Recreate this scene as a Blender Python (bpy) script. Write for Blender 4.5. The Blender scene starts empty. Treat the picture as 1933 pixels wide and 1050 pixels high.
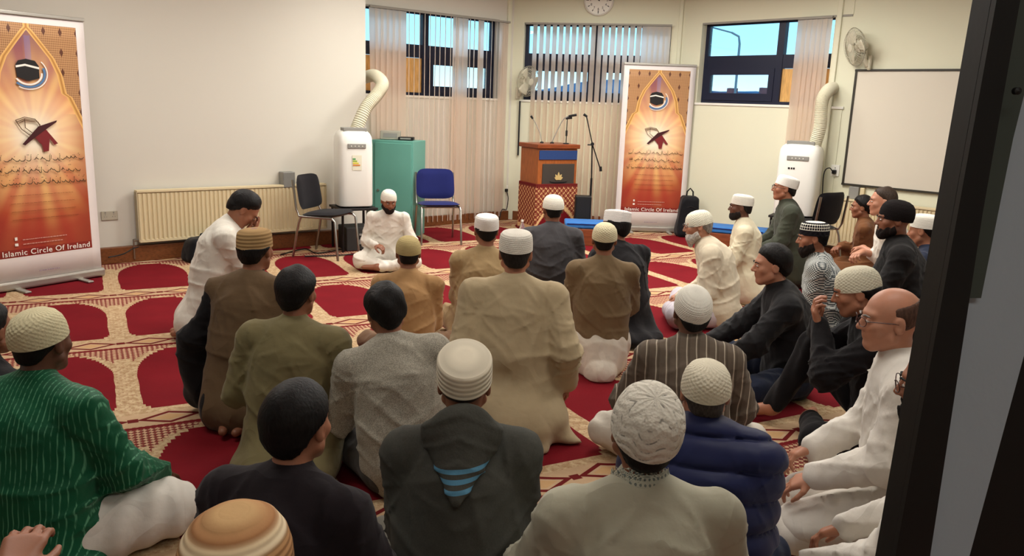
import bpy, math, random
import numpy as np
from mathutils import Vector, Matrix

S = bpy.context.scene
COL = S.collection
# ---------------------------------------------------------------- camera
W_, H_ = 1933.0, 1050.0
FPX = 1520.0
EYE = 1.65
PITCH = math.atan(331 / 1520); ROLL = math.atan(.036)
_f = np.array([0, math.cos(PITCH), -math.sin(PITCH)]); _r0 = np.array([1., 0, 0]); _u0 = np.cross(_r0, _f)
_r = math.cos(ROLL) * _r0 + math.sin(ROLL) * _u0; _u = np.cross(_r, _f)
cam_d = bpy.data.cameras.new('camera'); cam = bpy.data.objects.new('camera', cam_d); COL.objects.link(cam)
cam_d.sensor_width = 36; cam_d.lens = FPX / W_ * 36; cam_d.clip_start = .05; cam_d.clip_end = 500
M = Matrix(((_r[0], _u[0], -_f[0], 0), (_r[1], _u[1], -_f[1], 0), (_r[2], _u[2], -_f[2], EYE), (0, 0, 0, 1)))
cam.matrix_world = M
S.camera = cam
def ray(x, y):
    d = _f * FPX + _r * (x - W_ / 2) - _u * (y - H_ / 2); return d / np.linalg.norm(d)
EY = np.array([0, 0, EYE])
def atz(x, y, z=0.0):
    d = ray(x, y); return EY + d * (z - EYE) / d[2]
def onwall(x, y, p0, dr):
    """where the sight line through a pixel meets the vertical wall through p0 running along dr: distance along it, height"""
    n = np.array([dr[1], -dr[0], 0]); d = ray(x, y); p = EY + d * ((np.array([p0[0], p0[1], 0]) - EY) @ n) / (d @ n)
    return (p[0] - p0[0]) * dr[0] + (p[1] - p0[1]) * dr[1], p[2]
# ---------------------------------------------------------------- sky, lamps, exposure
wd = bpy.data.worlds.new('sky'); S.world = wd; wd.use_nodes = True
_n = wd.node_tree; _n.nodes.clear()
_o = _n.nodes.new('ShaderNodeOutputWorld'); _b = _n.nodes.new('ShaderNodeBackground'); _t = _n.nodes.new('ShaderNodeTexCoord')
_s = _n.nodes.new('ShaderNodeSeparateXYZ'); _c = _n.nodes.new('ShaderNodeValToRGB')
_n.links.new(_t.outputs['Generated'], _s.inputs[0]); _n.links.new(_s.outputs[2], _c.inputs[0])
_n.links.new(_c.outputs[0], _b.inputs[0]); _n.links.new(_b.outputs[0], _o.inputs[0])
_c.color_ramp.elements[0].position = .0; _c.color_ramp.elements[0].color = (.62, .86, .95, 1)
_c.color_ramp.elements[1].position = .5; _c.color_ramp.elements[1].color = (.10, .36, .75, 1)
_e = _c.color_ramp.elements.new(.07); _e.color = (.30, .66, .92, 1)
_b.inputs[1].default_value = 2.1
def area(name, loc, size, power, col=(1, .93, .80), rot=(0, 0, 0)):
    l = bpy.data.lights.new(name, 'AREA'); l.shape = 'RECTANGLE'; l.size, l.size_y = size; l.energy = power; l.color = col
    o = bpy.data.objects.new(name, l); o.location = loc; o.rotation_euler = rot; COL.objects.link(o); return o
for i, (x, y, p) in enumerate([(-2.2, 3.0, 56), (1.2, 2.6, 56), (-2.6, 6.0, 112), (.4, 5.6, 112), (3.0, 5.4, 100), (-.6, 8.2, 135), (1.9, 8.1, 185), (.8, 9.5, 95), (.3, -1.0, 50)]):
    area('ceiling_lamp_light', (x, y, 3.12), (1.5, .6), p * .50, (1, .96, .89) if i < 5 else (1, .98, .92))
# evening daylight falling on the windows from outside
for i, (x, y, a, w) in enumerate([(-2.0, 12.6, 50, 2.6), (1.6, 13.4, 102 - 90 + 78, 2.6), (4.6, 12.0, 130, 2.4)]):
    o = area('window_daylight', (x, y, 4.3), (w, 1.4), (150, 150, 60)[i], (.66, .80, 1))
    tgt = Vector(((-1.0, 10.8, 2.0), (1.1, 11.3, 2.0), (3.0, 10.3, 2.0))[i]); o.rotation_euler = (tgt - o.location).to_track_quat('-Z', 'Y').to_euler()
S.view_settings.view_transform = 'Standard'; S.view_settings.look = 'None'; S.view_settings.gamma = 1
S.view_settings.exposure = 0.0
S.view_settings.use_curve_mapping = False
# ---------------------------------------------------------------- smooth solids: distance functions meshed as one surface
def V3(*a): return np.array(a if len(a) > 1 else a[0], dtype=np.float64)
def nrm(v):
    v = np.asarray(v, float); return v / (np.linalg.norm(v) + 1e-12)
def smin(a, b, k):
    if k <= 0: return np.minimum(a, b)
    h = np.clip(0.5 + 0.5 * (b - a) / k, 0, 1)
    return b * (1 - h) + a * h - k * h * (1 - h)
def smax(a, b, k): return -smin(-a, -b, k)
def cone(P, a, b, ra, rb, n=None, s=1.0):
    a = V3(a); b = V3(b)
    ab = b - a; pa = P - a
    if n is not None and s != 1.0:
        n = nrm(n); q = 1 / s - 1
        pa = pa + np.outer(pa @ n, n) * q; ab = ab + n * (ab @ n) * q
    L = ab @ ab + 1e-9
    h = np.clip(pa @ ab / L, 0, 1)
    d = np.sqrt(((pa - h[:, None] * ab) ** 2).sum(1)) - (ra + (rb - ra) * h)
    return d * (0.5 + 0.5 * s) if s < 1 else d
def ell(P, c, r, M=None):
    p = P - V3(c)
    if M is not None: p = p @ M
    r = V3(r)
    k0 = np.sqrt(((p / r) ** 2).sum(1)); k1 = np.sqrt(((p / (r * r)) ** 2).sum(1)) + 1e-9
    return np.where(k0 < .05, -r.min(), k0 * (k0 - 1) / k1)
def near(P, c, R, fn):
    """evaluates fn only near the sphere (c, R)"""
    D = np.sqrt(((P - V3(c)) ** 2).sum(1)); out = D - R * .93
    m = D < R
    if m.any(): out[m] = fn(P[m])
    return out

_C8 = np.array([[i, j, k] for i in (0, 1) for j in (0, 1) for k in (0, 1)])
def mesh_sdf(f, lo, hi, h, lv=3):
    """surface nets over sparse cells of size h; returns verts, quads"""
    lo = V3(lo); H = h * 2 ** lv
    n = np.ceil((V3(hi) - lo) / H).astype(int) + 1
    g = np.stack(np.meshgrid(*[np.arange(k) for k in n], indexing='ij'), -1).reshape(-1, 3)
    for l in range(lv, -1, -1):
        s = h * 2 ** l
        d = f(lo + (g + .5) * s)
        g = g[np.abs(d) < s * (1.25 if l else 1.9) + .016 * (l > 0)]
        if l: g = (g[:, None, :] * 2 + _C8[None]).reshape(-1, 3)
    B = 1 << 20
    key = lambda q: (q[..., 0] * B + q[..., 1]) * B + q[..., 2]
    g = g + 1
    corners = g[:, None, :] + _C8[None]
    ck = key(corners)
    uk, inv = np.unique(ck.ravel(), return_inverse=True)
    pts = np.stack([uk // (B * B), (uk // B) % B, uk % B], 1)
    vals = f(lo + (pts - 1) * h)
    cv = vals[inv].reshape(-1, 8)
    act = (cv.min(1) < 0) & (cv.max(1) >= 0)
    g = g[act]; cv = cv[act]
    E = [(0, 1), (2, 3), (4, 5), (6, 7), (0, 2), (1, 3), (4, 6), (5, 7), (0, 4), (1, 5), (2, 6), (3, 7)]
    acc = np.zeros((len(g), 3)); cnt = np.zeros(len(g))
    for a, b in E:
        va, vb = cv[:, a], cv[:, b]; m = (va < 0) != (vb < 0)
        t = np.where(m, va / np.where(m, va - vb, 1), 0)
        acc += np.where(m[:, None], _C8[a] + (_C8[b] - _C8[a]) * t[:, None], 0); cnt += m
    vert = lo + (g - 1 + acc / cnt[:, None]) * h
    gk = key(g); order = np.argsort(gk); sk = gk[order]
    def find(q):
        k = key(q); i = np.clip(np.searchsorted(sk, k), 0, len(sk) - 1)
        return np.where(sk[i] == k, order[i], -1)
    quads = []
    ax = np.eye(3, dtype=int)
    for e in range(3):
        u, v = ax[(e + 1) % 3], ax[(e + 2) % 3]
        c1 = int(ax[e] @ [4, 2, 1])
        m = (cv[:, 0] < 0) != (cv[:, c1] < 0)
        q0 = g[m]; i0 = np.nonzero(m)[0]
        i1, i2, i3 = find(q0 - u), find(q0 - u - v), find(q0 - v)
        ok = (i1 >= 0) & (i2 >= 0) & (i3 >= 0)
        q = np.stack([i0, i1, i2, i3], 1)[ok]
        flip = (cv[m, 0] < 0)[ok]
        q = np.where(flip[:, None], q, q[:, ::-1])
        quads.append(q)
    return vert, np.concatenate(quads)

def wob(P, sc, seed=0):
    """cheap smooth noise in about -1..1"""
    r = np.random.RandomState(seed + 11); out = 0
    for i in range(5):
        k = nrm(r.randn(3)) * sc * (0.7 + .9 * r.rand()); out = out + np.sin(P @ k + r.rand() * 6.28 + 1.3 * np.sin(P @ (k[[1, 2, 0]] * .6) + i))
    return out / 3.2

# ---------------------------------------------------------------- the seated figure
def rotx(a): c, s = math.cos(a), math.sin(a); return np.array([[1, 0, 0], [0, c, -s], [0, s, c]])
def roty(a): c, s = math.cos(a), math.sin(a); return np.array([[c, 0, s], [0, 1, 0], [-s, 0, c]])
def rotz(a): c, s = math.cos(a), math.sin(a); return np.array([[c, -s, 0], [s, c, 0], [0, 0, 1]])
RAD = math.radians

def make_pose(legs='cross', lean=12, side=0, arms='lap', head=(0, 0, 0), curl=1.0, girth=1.0, al=None, ar=None, neck=1.0, shw=1.0, zp=None, tw=0, hl=None, hr=None):
    J = {'girth': girth}
    z0 = {'cross': .12, 'kneel': .25, 'kneeup': .12, 'side': .14, 'wide': .12, 'stool': .48}[legs] if zp is None else zp
    P0 = V3(0, 0, z0)
    def d(a, b=side): return V3(math.sin(RAD(b)), math.sin(RAD(a)) * math.cos(RAD(b)), math.cos(RAD(a)) * math.cos(RAD(b)))
    W = P0 + .19 * d(lean * .35 - 4, side * .4); Cc = W + .18 * d(lean * .9, side * .8); N = Cc + .17 * d(lean * 1.3 + 2, side)
    up = d(lean * 1.15, side); rt = rotz(RAD(tw)) @ nrm(V3(math.cos(RAD(side)), 0, -math.sin(RAD(side)))); fw = nrm(np.cross(up, rt))
    J.update(P0=P0, W=W, C=Cc, N=N, rt=rt, up=up, fw=fw)
    Sm = Cc + .125 * d(lean * 1.2, side)
    for s, n in ((-1, 'L'), (1, 'R')): J['S' + n] = Sm + rt * s * .184 * shw - up * .020
    yaw, pitch, roll = head
    hn = N + .075 * nrm(up + .25 * fw) * neck
    R = rotz(RAD(yaw)) @ rotx(RAD(pitch)) @ roty(RAD(roll))
    J['R'] = R; J['HN'] = hn; J['Hc'] = hn + R @ V3(0, .012, .085)
    J['top'] = J['Hc'] + R @ V3(0, -.012, .122)
    K = {'cross': ((.30, .30, .11), (-.10, .33, .065)), 'wide': ((.36, .26, .12), (-.06, .36, .065)), 'kneel': ((.14, .40, .085), (.085, -.10, .065)),
         'kneeup': ((.17, .34, .44), (.14, .52, .08)), 'side': ((.30, .30, .12), (.05, .36, .07)), 'stool': ((.13, .42, .48), (.13, .44, .09))}
    for s, n in ((-1, 'L'), (1, 'R')):
        k, a = K[legs]
        if legs == 'kneeup' and s < 0: k, a = K['cross']
        J['H' + n] = P0 + V3(s * .095, 0.0, -.01)
        J['K' + n] = V3(s * k[0], k[1], k[2]); J['A' + n] = V3(s * a[0], a[1] + (.06 if s < 0 and legs in ('cross', 'wide') else 0), a[2])
        foot = {'kneel': V3(-s * .05, -.17, -.02), 'cross': V3(-s * .16, -.03, -.01), 'wide': V3(-s * .15, -.03, -.01), 'kneeup': V3(0, .19, -.05), 'side': V3(-s * .15, 0, -.01), 'stool': V3(0, .18, -.05)}[legs]
        if legs == 'kneeup' and s < 0: foot = V3(.16, -.03, -.01)
        J['T' + n] = J['A' + n] + foot
    zt = z0
    pre = {'lap': (.07, .30, zt + .08), 'knee': (.27, .36, .21), 'down': (.25, .20, zt + .10), 'thigh': (.15, .33, zt + .08), 'face': (.035, .0, 0), 'fold': (-.12, .24, zt + .26), 'wide': (.34, .34, .2),
           'floor': (.33, .12, .05)}
    if not isinstance(arms, tuple): arms = (arms, arms)
    for s, n, am, tgt in ((-1, 'L', arms[0], al), (1, 'R', arms[1], ar)):
        t = V3(tgt) if tgt is not None else V3(s * pre[am][0], pre[am][1], pre[am][2])
        if am == 'face' and tgt is None: t = J['Hc'] + R @ V3(s * .05, .13, -.13)
        S = J['S' + n]; v = t - S; L = np.linalg.norm(v); l1, l2 = .285, .255
        if L > (l1 + l2) * .985: t = S + v / L * (l1 + l2) * .985; v = t - S; L = np.linalg.norm(v)
        a = (l1 * l1 - l2 * l2 + L * L) / (2 * L); hgt = math.sqrt(max(l1 * l1 - a * a, 1e-4))
        hint = rt * s * .42 - fw * .55 - V3(0, 0, .75)
        if am == 'face': hint = rt * s * .9 - V3(0, 0, 1.2)
        hh = {'L': hl, 'R': hr}[n]
        if hh is not None: hint = V3(hh)
        vd = v / L; hp = nrm(hint - vd * (hint @ vd))
        J['E' + n] = S + vd * a + hp * hgt; J['Wr' + n] = t
        fd = nrm(t - J['E' + n])
        if am == 'face': J['hd' + n] = (nrm(R @ V3(-s * .12, .12, 1.0)), nrm(R @ V3(0, -1, 0)), .35)
        elif am in ('lap', 'fold'): J['hd' + n] = (nrm(V3(-s * .75, .5, -.15)), V3(0, -.25, -1), .9)
        elif am in ('knee', 'thigh', 'wide'): J['hd' + n] = (nrm(fd + V3(0, .5, -.3)), V3(-s * .2, -.2, -1), .6)
        elif am == 'floor': J['hd' + n] = (nrm(V3(0, .6, -.05)), V3(0, 0, -1), .15)
        else: J['hd' + n] = (fd, V3(-s, 0, 0), .7)
    J['curl'] = curl
    return J

def hand_prims(w, d, pn, s, curl, sc=1.0):
    """w wrist, d finger direction, pn palm normal (side the fingers close on), s side of thumb; list of capsules (a,b,ra,rb,k)"""
    d = nrm(d); pn = nrm(pn - d * (pn @ d)); t = np.cross(d, pn) * s
    out = []
    ln = (.040, .044, .041, .033); off = (.031, .010, -.011, -.031); mt = (.082, .085, .080, .072)
    for i in range(4):
        b = w + d * mt[i] * sc + t * off[i] * sc
        out.append((w + t * off[i] * .45 * sc, b, .019 * sc, .0125 * sc, .016))
        p = b; ang = 0
        for j in range(3):
            ang += curl * (.55, .95, .6)[j] * (1 + .08 * i)
            q = p + (d * math.cos(ang) + pn * math.sin(ang) + t * off[i] * (.9 - .5 * j)) * ln[i] * (1, .66, .5)[j] * sc
            out.append((p, q, (.0095, .0088, .008)[j] * sc, (.0088, .008, .0068)[j] * sc, .004)); p = q
    b = w + d * .022 * sc + t * .020 * sc; m = b + (d * .55 + t * .72 + pn * .35) * .045 * sc
    out.append((b, m, .016 * sc, .0115 * sc, .012))
    q = m + (d * .9 + t * .25 + pn * (.15 + .4 * curl)) * .034 * sc; out.append((m, q, .0105 * sc, .0095 * sc, .004))
    out.append((q, q + (d * .95 + pn * (.1 + .45 * curl)) * .024 * sc, .0095 * sc, .0078 * sc, .004))
    return out

def head_sdf(J, ears=True):
    R, Hc = J['R'], J['Hc']
    def f(P):
        p = (P - Hc) @ R
        def fn(p):
            q = p.copy(); q[:, 0] = np.abs(q[:, 0])
            d = ell(p, (0, -.012, .032), (.077, .098, .089))
            d = smin(d, ell(p, (0, .028, -.035), (.061, .069, .078)), .035)
            d = smin(d, ell(p, (0, .066, -.096), (.027, .023, .019)), .025)
            d = smin(d, cone(q, (.058, .01, -.055), (.022, .066, -.092), .019, .015), .02)
            d = smin(d, cone(q, (.0, .088, .031), (.042, .073, .030), .0065, .008), .018)
            d = smin(d, ell(q, (.044, .058, -.018), (.022, .022, .02)), .02)
            d = smax(d, -ell(q, (.031, .107, .007), (.018, .0165, .013)), .014)
            d = smin(d, ell(q, (.030, .083, .006), (.0125, .0115, .0115)), .002)
            d = smin(d, cone(p, (0, .088, .016), (0, .110, -.022), .0085, .0115), .010)
            d = smin(d, ell(q, (.0125, .100, -.026), (.0085, .010, .0075)), .006)
            d = smin(d, cone(q, (0, .091, -.052), (.019, .084, -.054), .0075, .005), .007)
            d = smin(d, cone(q, (0, .088, -.063), (.016, .082, -.062), .008, .005), .006)
            d = smax(d, -cone(q, (0, .103, -.0575), (.024, .089, -.058), .0028, .002), .003)
            if not ears: return d
            e = ell(q, (.080, -.008, -.004), (.010, .020, .032))
            e = smax(e, -ell(q, (.092, .0, -.002), (.009, .011, .018)), .006)
            return smin(d, e, .010)
        return near(p, (0, 0, 0), .27, fn)
    return f

def neck_parts(J): return [(J['N'] - J['up'] * .06, J['Hc'] + J['R'] @ V3(0, -.02, -.03), .057, .051)]

def body_sdf(J, hands=True, feet=True):
    hd = head_sdf(J)
    hp = {}
    for s, n in ((-1, 'L'), (1, 'R')):
        dd, pn, cu = J['hd' + n]
        hp[n] = hand_prims(J['Wr' + n], dd, pn, -s if J.get('flip') else -s, cu * J['curl'])
    def f(P):
        d = hd(P)
        for a, b, ra, rb in neck_parts(J): d = smin(d, cone(P, a, b, ra, rb), .03)
        fw, g = J['fw'], J['girth']
        t = cone(P, J['P0'], J['W'], .135 * g, .125 * g, fw, .72); t = smin(t, cone(P, J['W'], J['C'], .125 * g, .135, fw, .72), .05)
        t = smin(t, cone(P, J['C'], J['N'] - J['up'] * .04, .135, .08, fw, .72), .05)
        t = smin(t, cone(P, J['SL'], J['SR'], .05, .05), .05)
        d = smin(d, t, .04)
        for n in 'LR':
            a = smin(cone(P, J['S' + n], J['E' + n], .047, .038), cone(P, J['E' + n], J['Wr' + n], .038, .025), .02)
            d = smin(d, a, .02)
            if hands:
                c = J['Wr' + n] + nrm(J['hd' + n][0]) * .08
                def hf(Q, pr=hp[n]):
                    o = None
                    for (a, b, ra, rb, k) in pr:
                        e = cone(Q, a, b, ra, rb); o = e if o is None else smin(o, e, k)
                    return o
                d = smin(d, near(P, c, .17, hf), .012)
            l = smin(cone(P, J['H' + n], J['K' + n], .075, .055), cone(P, J['K' + n], J['A' + n], .052, .036), .03)
            d = smin(d, l, .03)
            if feet: d = smin(d, smin(cone(P, J['A' + n], J['T' + n], .036, .022), cone(P, J['A' + n], J['A' + n] - nrm(J['T' + n] - J['A' + n]) * .03, .034, .032), .02), .02)
        return smax(d, .005 - P[:, 2], .006)
    return f

def top_sdf(J, length='long', sleeve='long', infl=.0, seed=0, collar=True, hood=False, puff=False, fold=1.0, extra=(), skirt=1.0, drop=0, flare=0.0, open_front=False):
    fw, g = J['fw'], J['girth']; rt = J['rt']
    def f(P):
        i = infl
        Q = P + np.stack([wob(P, 9, seed), wob(P, 9, seed + 1), wob(P, 9, seed + 2)], 1) * .009 * fold
        d = cone(Q, J['P0'] + V3(0, 0, .02), J['W'], (.178 + i) * g, (.172 + i) * g, fw, .74)
        d = smin(d, cone(Q, J['W'], J['C'], (.172 + i) * g, .176 + i, fw, .72), .06)
        d = smin(d, cone(Q, J['C'] + J['up'] * .01, J['N'] - J['up'] * .07, .172 + i, .108 + i, fw, .72), .06)
        for n in 'LR': d = smin(d, cone(Q, J['N'] - J['up'] * .025, J['S' + n], .060 + i * .6, .060 + i * .8), .05)
        if collar: d = smin(d, cone(P, J['N'] - J['up'] * .02, J['N'] + (J['HN'] - J['N']) * .50, .073, .062), .018)
        if hood:
            hb = J['N'] - fw * .092 + J['up'] * .012
            d = smin(d, cone(P, hb - rt * .075, hb + rt * .075, .05, .05), .03)
            d = smin(d, cone(P, hb - J['up'] * .035 - fw * .030, hb - J['up'] * .185 - fw * .062, .112, .022, fw, .42), .006)
            for s in (-1, 1): d = smin(d, cone(P, hb + rt * s * .07, J['N'] + fw * .05 + rt * s * .075, .042, .03), .02)
        if sleeve:
            for n in 'LR':
                E, Wr = J['E' + n], J['Wr' + n]
                e = smin(cone(Q, J['S' + n], E, .062 + i, .058 + i), cone(Q, E, Wr if sleeve == 'long' else E + (Wr - E) * .5, .058 + i, .042 + i * .6), .03)
                # cloth bunches towards the elbow and the cuff
                ax = nrm(Wr - E); tt = (P - E) @ ax
                e = e - .011 * fold * (1 - np.abs(np.sin(tt * 48 + 2.2 * wob(P, 12, seed + 5)))) ** 2.5 * np.exp(-(tt / .14) ** 2) + .003 * fold
                d = smin(d, e, .04)
        if length == 'long':
            for n in 'LR':
                H_, K_ = J['H' + n], J['K' + n]
                d = smin(d, cone(Q, H_ + V3(0, -.02, .0), H_ + (K_ - H_) * .85 * skirt + V3(0, 0, .02), .135 * g, .09), .07)
            d = smin(d, ell(Q, (0, -.08 - drop * .5, .055 + (J['P0'][2] - .12) * .45), (.235 * g + flare * .5, .19 + drop, .075 + (J['P0'][2] - .12) * .7)), .07)
        else:
            d = smin(d, ell(Q, J['P0'] + V3(0, -.015, .02), (.19 * g, .15 * g, .11)), .05)
        for (a, b, ra, rb, k, *fl) in extra:
            if fl: d = smin(d, cone(Q, a, b, ra, rb, fl[0], fl[1]), k)
            else: d = smin(d, cone(Q, a, b, ra, rb), k)
        # folds: fine vertical hang on the skirt, slanting drags across the back
        z = P[:, 2]
        w1 = wob(P, 6, seed + 3)
        xr = (P - J['C']) @ rt; zz = (P - J['C']) @ J['up']
        rdg = lambda a, e: (1 - np.abs(np.sin(a))) ** e
        fo = .007 * np.sin(xr * 30 + 4.0 * w1 + zz * 5) * np.clip(-.2 - zz * 2.6, 0, 1)
        fo = fo + .013 * rdg(zz * 24 - np.abs(xr) * 12 + 2.6 * w1, 3) * np.exp(-((zz + .20) / .12) ** 2)
        w2 = wob(P, 5, seed + 8)
        for s_ in (-1, 1):
            ax_, az_ = xr - s_ * .17, zz - .02; rr = np.sqrt(ax_ ** 2 + az_ ** 2); an = np.arctan2(az_, -s_ * ax_)
            fo = fo + .008 * rdg(an * 4.2 + 1.8 * w2 + s_, 4) * np.exp(-((rr - .10) / .10) ** 2)
        fo = fo + .008 * rdg(xr * 13 + zz * 9 + 3 * w2, 5) * np.exp(-((zz + .02) / .2) ** 2) - .003
        d = d - fo * fold
        if puff:
            ph = (zz + .02) / .105
            d = d - .027 * np.abs(np.sin(math.pi * ph)) ** .4 + .014
        # neck opening
        return smax(d, .003 - P[:, 2], .004)
    return f

def legs_sdf(J, infl=0, seed=0, fold=1.0, extra=(), cut=1.0):
    g = J['girth']
    def f(P):
        Q = P + np.stack([wob(P, 11, seed), wob(P, 11, seed + 1), wob(P, 11, seed + 2)], 1) * .008 * fold
        d = ell(Q, J['P0'] + V3(0, -.02, -.005), (.175 * g, .145 * g, .125))
        for n in 'LR':
            d = smin(d, cone(Q, J['H' + n], J['K' + n], (.105 + infl) * g, .075 + infl), .05)
            d = smin(d, cone(Q, J['K' + n], J['K' + n] + (J['A' + n] - J['K' + n]) * cut * .93, .072 + infl, .052 + infl * .7), .04)
        for (a, b, ra, rb, k) in extra: d = smin(d, cone(Q, a, b, ra, rb), k)
        w1 = wob(P, 8, seed + 4)
        d = d - .0045 * fold * np.sin(P[:, 0] * 60 + P[:, 1] * 40 + 3.5 * w1)
        return smax(d, .003 - P[:, 2], .004)
    return f

def hair_sdf(J, kind='short', seed=0, vol=0.0):
    R, Hc = J['R'], J['Hc']; skin_d = head_sdf(J, False)
    def f(P):
        p = (P - Hc) @ R
        i = {'short': .010, 'full': .019, 'long': .019, 'crop': .006, 'ring': .003, 'under': .009}[kind] + vol
        kk = 1
        lowz = {'short': -.062, 'full': -.078, 'long': -.105, 'crop': -.05, 'ring': -.06, 'under': -.066}[kind]
        front = p[:, 1] - .046 - 1.0 * (p[:, 2] - .060)
        front = np.maximum(front, p[:, 1] - .088) if kind != 'full' else np.maximum(front - .006, p[:, 1] - .082)
        ear = np.minimum(p[:, 1] + .012, 1) - 1.0 * (p[:, 2] + .01) * (p[:, 2] > -.01)
        ear = np.where(p[:, 2] < .02, np.where(p[:, 2] > -.034, p[:, 1] - .016, p[:, 1] + .022), front)
        if kind == 'under': ear = np.where((p[:, 2] < .02) & (p[:, 2] > -.02), p[:, 1] - .012, ear)
        bd = (np.maximum(front, ear) if kind != 'ring' else np.maximum(ear, p[:, 1] - .01)) + .0045 * wob(p, 110, seed + 9) + .003 * wob(p, 260, seed + 4)
        ie = i * np.clip(-bd / .040, .20, 1) * (np.clip((p[:, 2] - lowz) / .05, .3, 1))
        d = skin_d(P) - ie
        if kind in ('long', 'full', 'short', 'under'): d = smin(d, ell(p, (0, -.045, -.035), (.060, .055, .06)) - ie * .8, .02)
        d = smax(d, bd, .006)
        d = smax(d, lowz - p[:, 2] + .02 * np.abs(p[:, 1] + .05), .01)
        if kind == 'ring': d = smax(d, p[:, 2] - (.060 - (p[:, 1]) * .25), .004)
        if J.get('capM'):
            hz_, th_ = J['capM']; d = smax(d, (p[:, 2] - hz_) * math.cos(th_) - (p[:, 1] + .014) * math.sin(th_) - .008, .003)
        a = np.arctan2(p[:, 0], -p[:, 1] - .02)
        d = d + (.0016 if kind in ('full', 'long') else .0006) * np.sin(a * 60 + 12 * wob(p, 20, seed) + p[:, 2] * 50) * np.clip(.3 + wob(p, 25, seed + 7), 0, 1) + .0045 * wob(p, 42, seed + 3)
        return np.maximum(d, np.sqrt((p * p).sum(1)) - .165)
    return f

def beard_sdf(J, length=.0, seed=0, width=0.0):
    R, Hc = J['R'], J['Hc']; skin_d = head_sdf(J, False)
    def f(P):
        p = (P - Hc) @ R
        q = p.copy(); q[:, 0] = np.abs(q[:, 0])
        tp = np.clip((-.035 - p[:, 2]) / .05, .1, 1) 
        d = skin_d(P) - (.007 + width) * tp - .002
        d = smin(d, cone(p, (0, .066, -.094), (0, .070, -.100 - length), .024, .018), .025)
        d = smin(d, cone(q, (.058, .008, -.045), (.024, .066, -.092), .0195, .0185), .02)
        side = p[:, 1] + .0 - .35 * (p[:, 2] + .03)
        top = p[:, 2] + .040 + 0.30 * (p[:, 1] - .03) - .055 * (p[:, 1] < .012) * np.clip((.03 - p[:, 1]) / .02, 0, 1) + .005 * wob(p, 120, seed + 2)
        d = smax(d, top, .004)
        m = cone(q, (0, .093, -.045), (.026, .082, -.062), .0075, .006); m = smin(m, cone(q, (.026, .082, -.062), (.03, .075, -.085), .008, .01), .008)
        d = smax(d, -ell(q, (0, .100, -.058), (.02, .022, .010)), .004)
        d = smin(d, m, .005)
        d = smax(d, -(p[:, 1] - .004 - .25 * (p[:, 2] + .05)) + .004 * wob(p, 120, seed + 5), .004)
        d = d + .0016 * np.sin(p[:, 0] * 300 + 3 * wob(p, 50, seed)) + .0025 * wob(p, 70, seed + 1)
        return np.maximum(d, np.sqrt((p * p).sum(1)) - .19)
    return f
# ---------------------------------------------------------------- node expressions
def lin(c):
    return tuple([((v / 255 + .055) / 1.055) ** 2.4 if v > 10.3 else v / 255 / 12.92 for v in c[:3]] + [1])
class X:
    def __init__(s, nt, o): s.nt = nt; s.o = o
    def _m(s, op, *a):
        n = s.nt.nodes.new('ShaderNodeMath'); n.operation = op
        for i, v in enumerate((s,) + a):
            if isinstance(v, X): s.nt.links.new(v.o, n.inputs[i])
            else: n.inputs[i].default_value = v
        return X(s.nt, n.outputs[0])
    def __add__(s, b): return s._m('ADD', b)
    __radd__ = __add__
    def __mul__(s, b): return s._m('MULTIPLY', b)
    __rmul__ = __mul__
    def __sub__(s, b): return s._m('SUBTRACT', b)
    def __rsub__(s, b): return s._m('MULTIPLY', -1.0) + b
    def __truediv__(s, b): return s._m('DIVIDE', b)
    def __lt__(s, b): return s._m('LESS_THAN', b)
    def __gt__(s, b): return s._m('GREATER_THAN', b)
    def sin(s): return s._m('SINE')
    def abs(s): return s._m('ABSOLUTE')
    def fr(s): return s._m('FRACT')
    def fl(s): return s._m('FLOOR')
    def sqrt(s): return s._m('SQRT')
    def mx(s, b): return s._m('MAXIMUM', b)
    def mn(s, b): return s._m('MINIMUM', b)
    def at2(s, b): return s._m('ARCTAN2', b)
    def sm(s, a, b):
        n = s.nt.nodes.new('ShaderNodeMapRange'); n.interpolation_type = 'SMOOTHSTEP'
        s.nt.links.new(s.o, n.inputs[0]); n.inputs[1].default_value = a; n.inputs[2].default_value = b; return X(s.nt, n.outputs[0])
    def ramp(s, pts, mode='LINEAR'):
        n = s.nt.nodes.new('ShaderNodeValToRGB'); r = n.color_ramp; r.interpolation = mode
        s.nt.links.new(s.o, n.inputs[0])
        r.elements[0].position, r.elements[0].color = pts[0][0], pts[0][1]
        r.elements[1].position, r.elements[1].color = pts[-1][0], pts[-1][1]
        for p, c in pts[1:-1]: r.elements.new(p).color = c
        return X(s.nt, n.outputs[0])
def cmix(f, a, b, blend='MIX'):
    nt = f.nt; n = nt.nodes.new('ShaderNodeMix'); n.data_type = 'RGBA'; n.blend_type = blend
    nt.links.new(f.o, n.inputs[0])
    for i, v in ((6, a), (7, b)):
        if isinstance(v, X): nt.links.new(v.o, n.inputs[i])
        else: n.inputs[i].default_value = v
    return X(nt, n.outputs[2])
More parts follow.
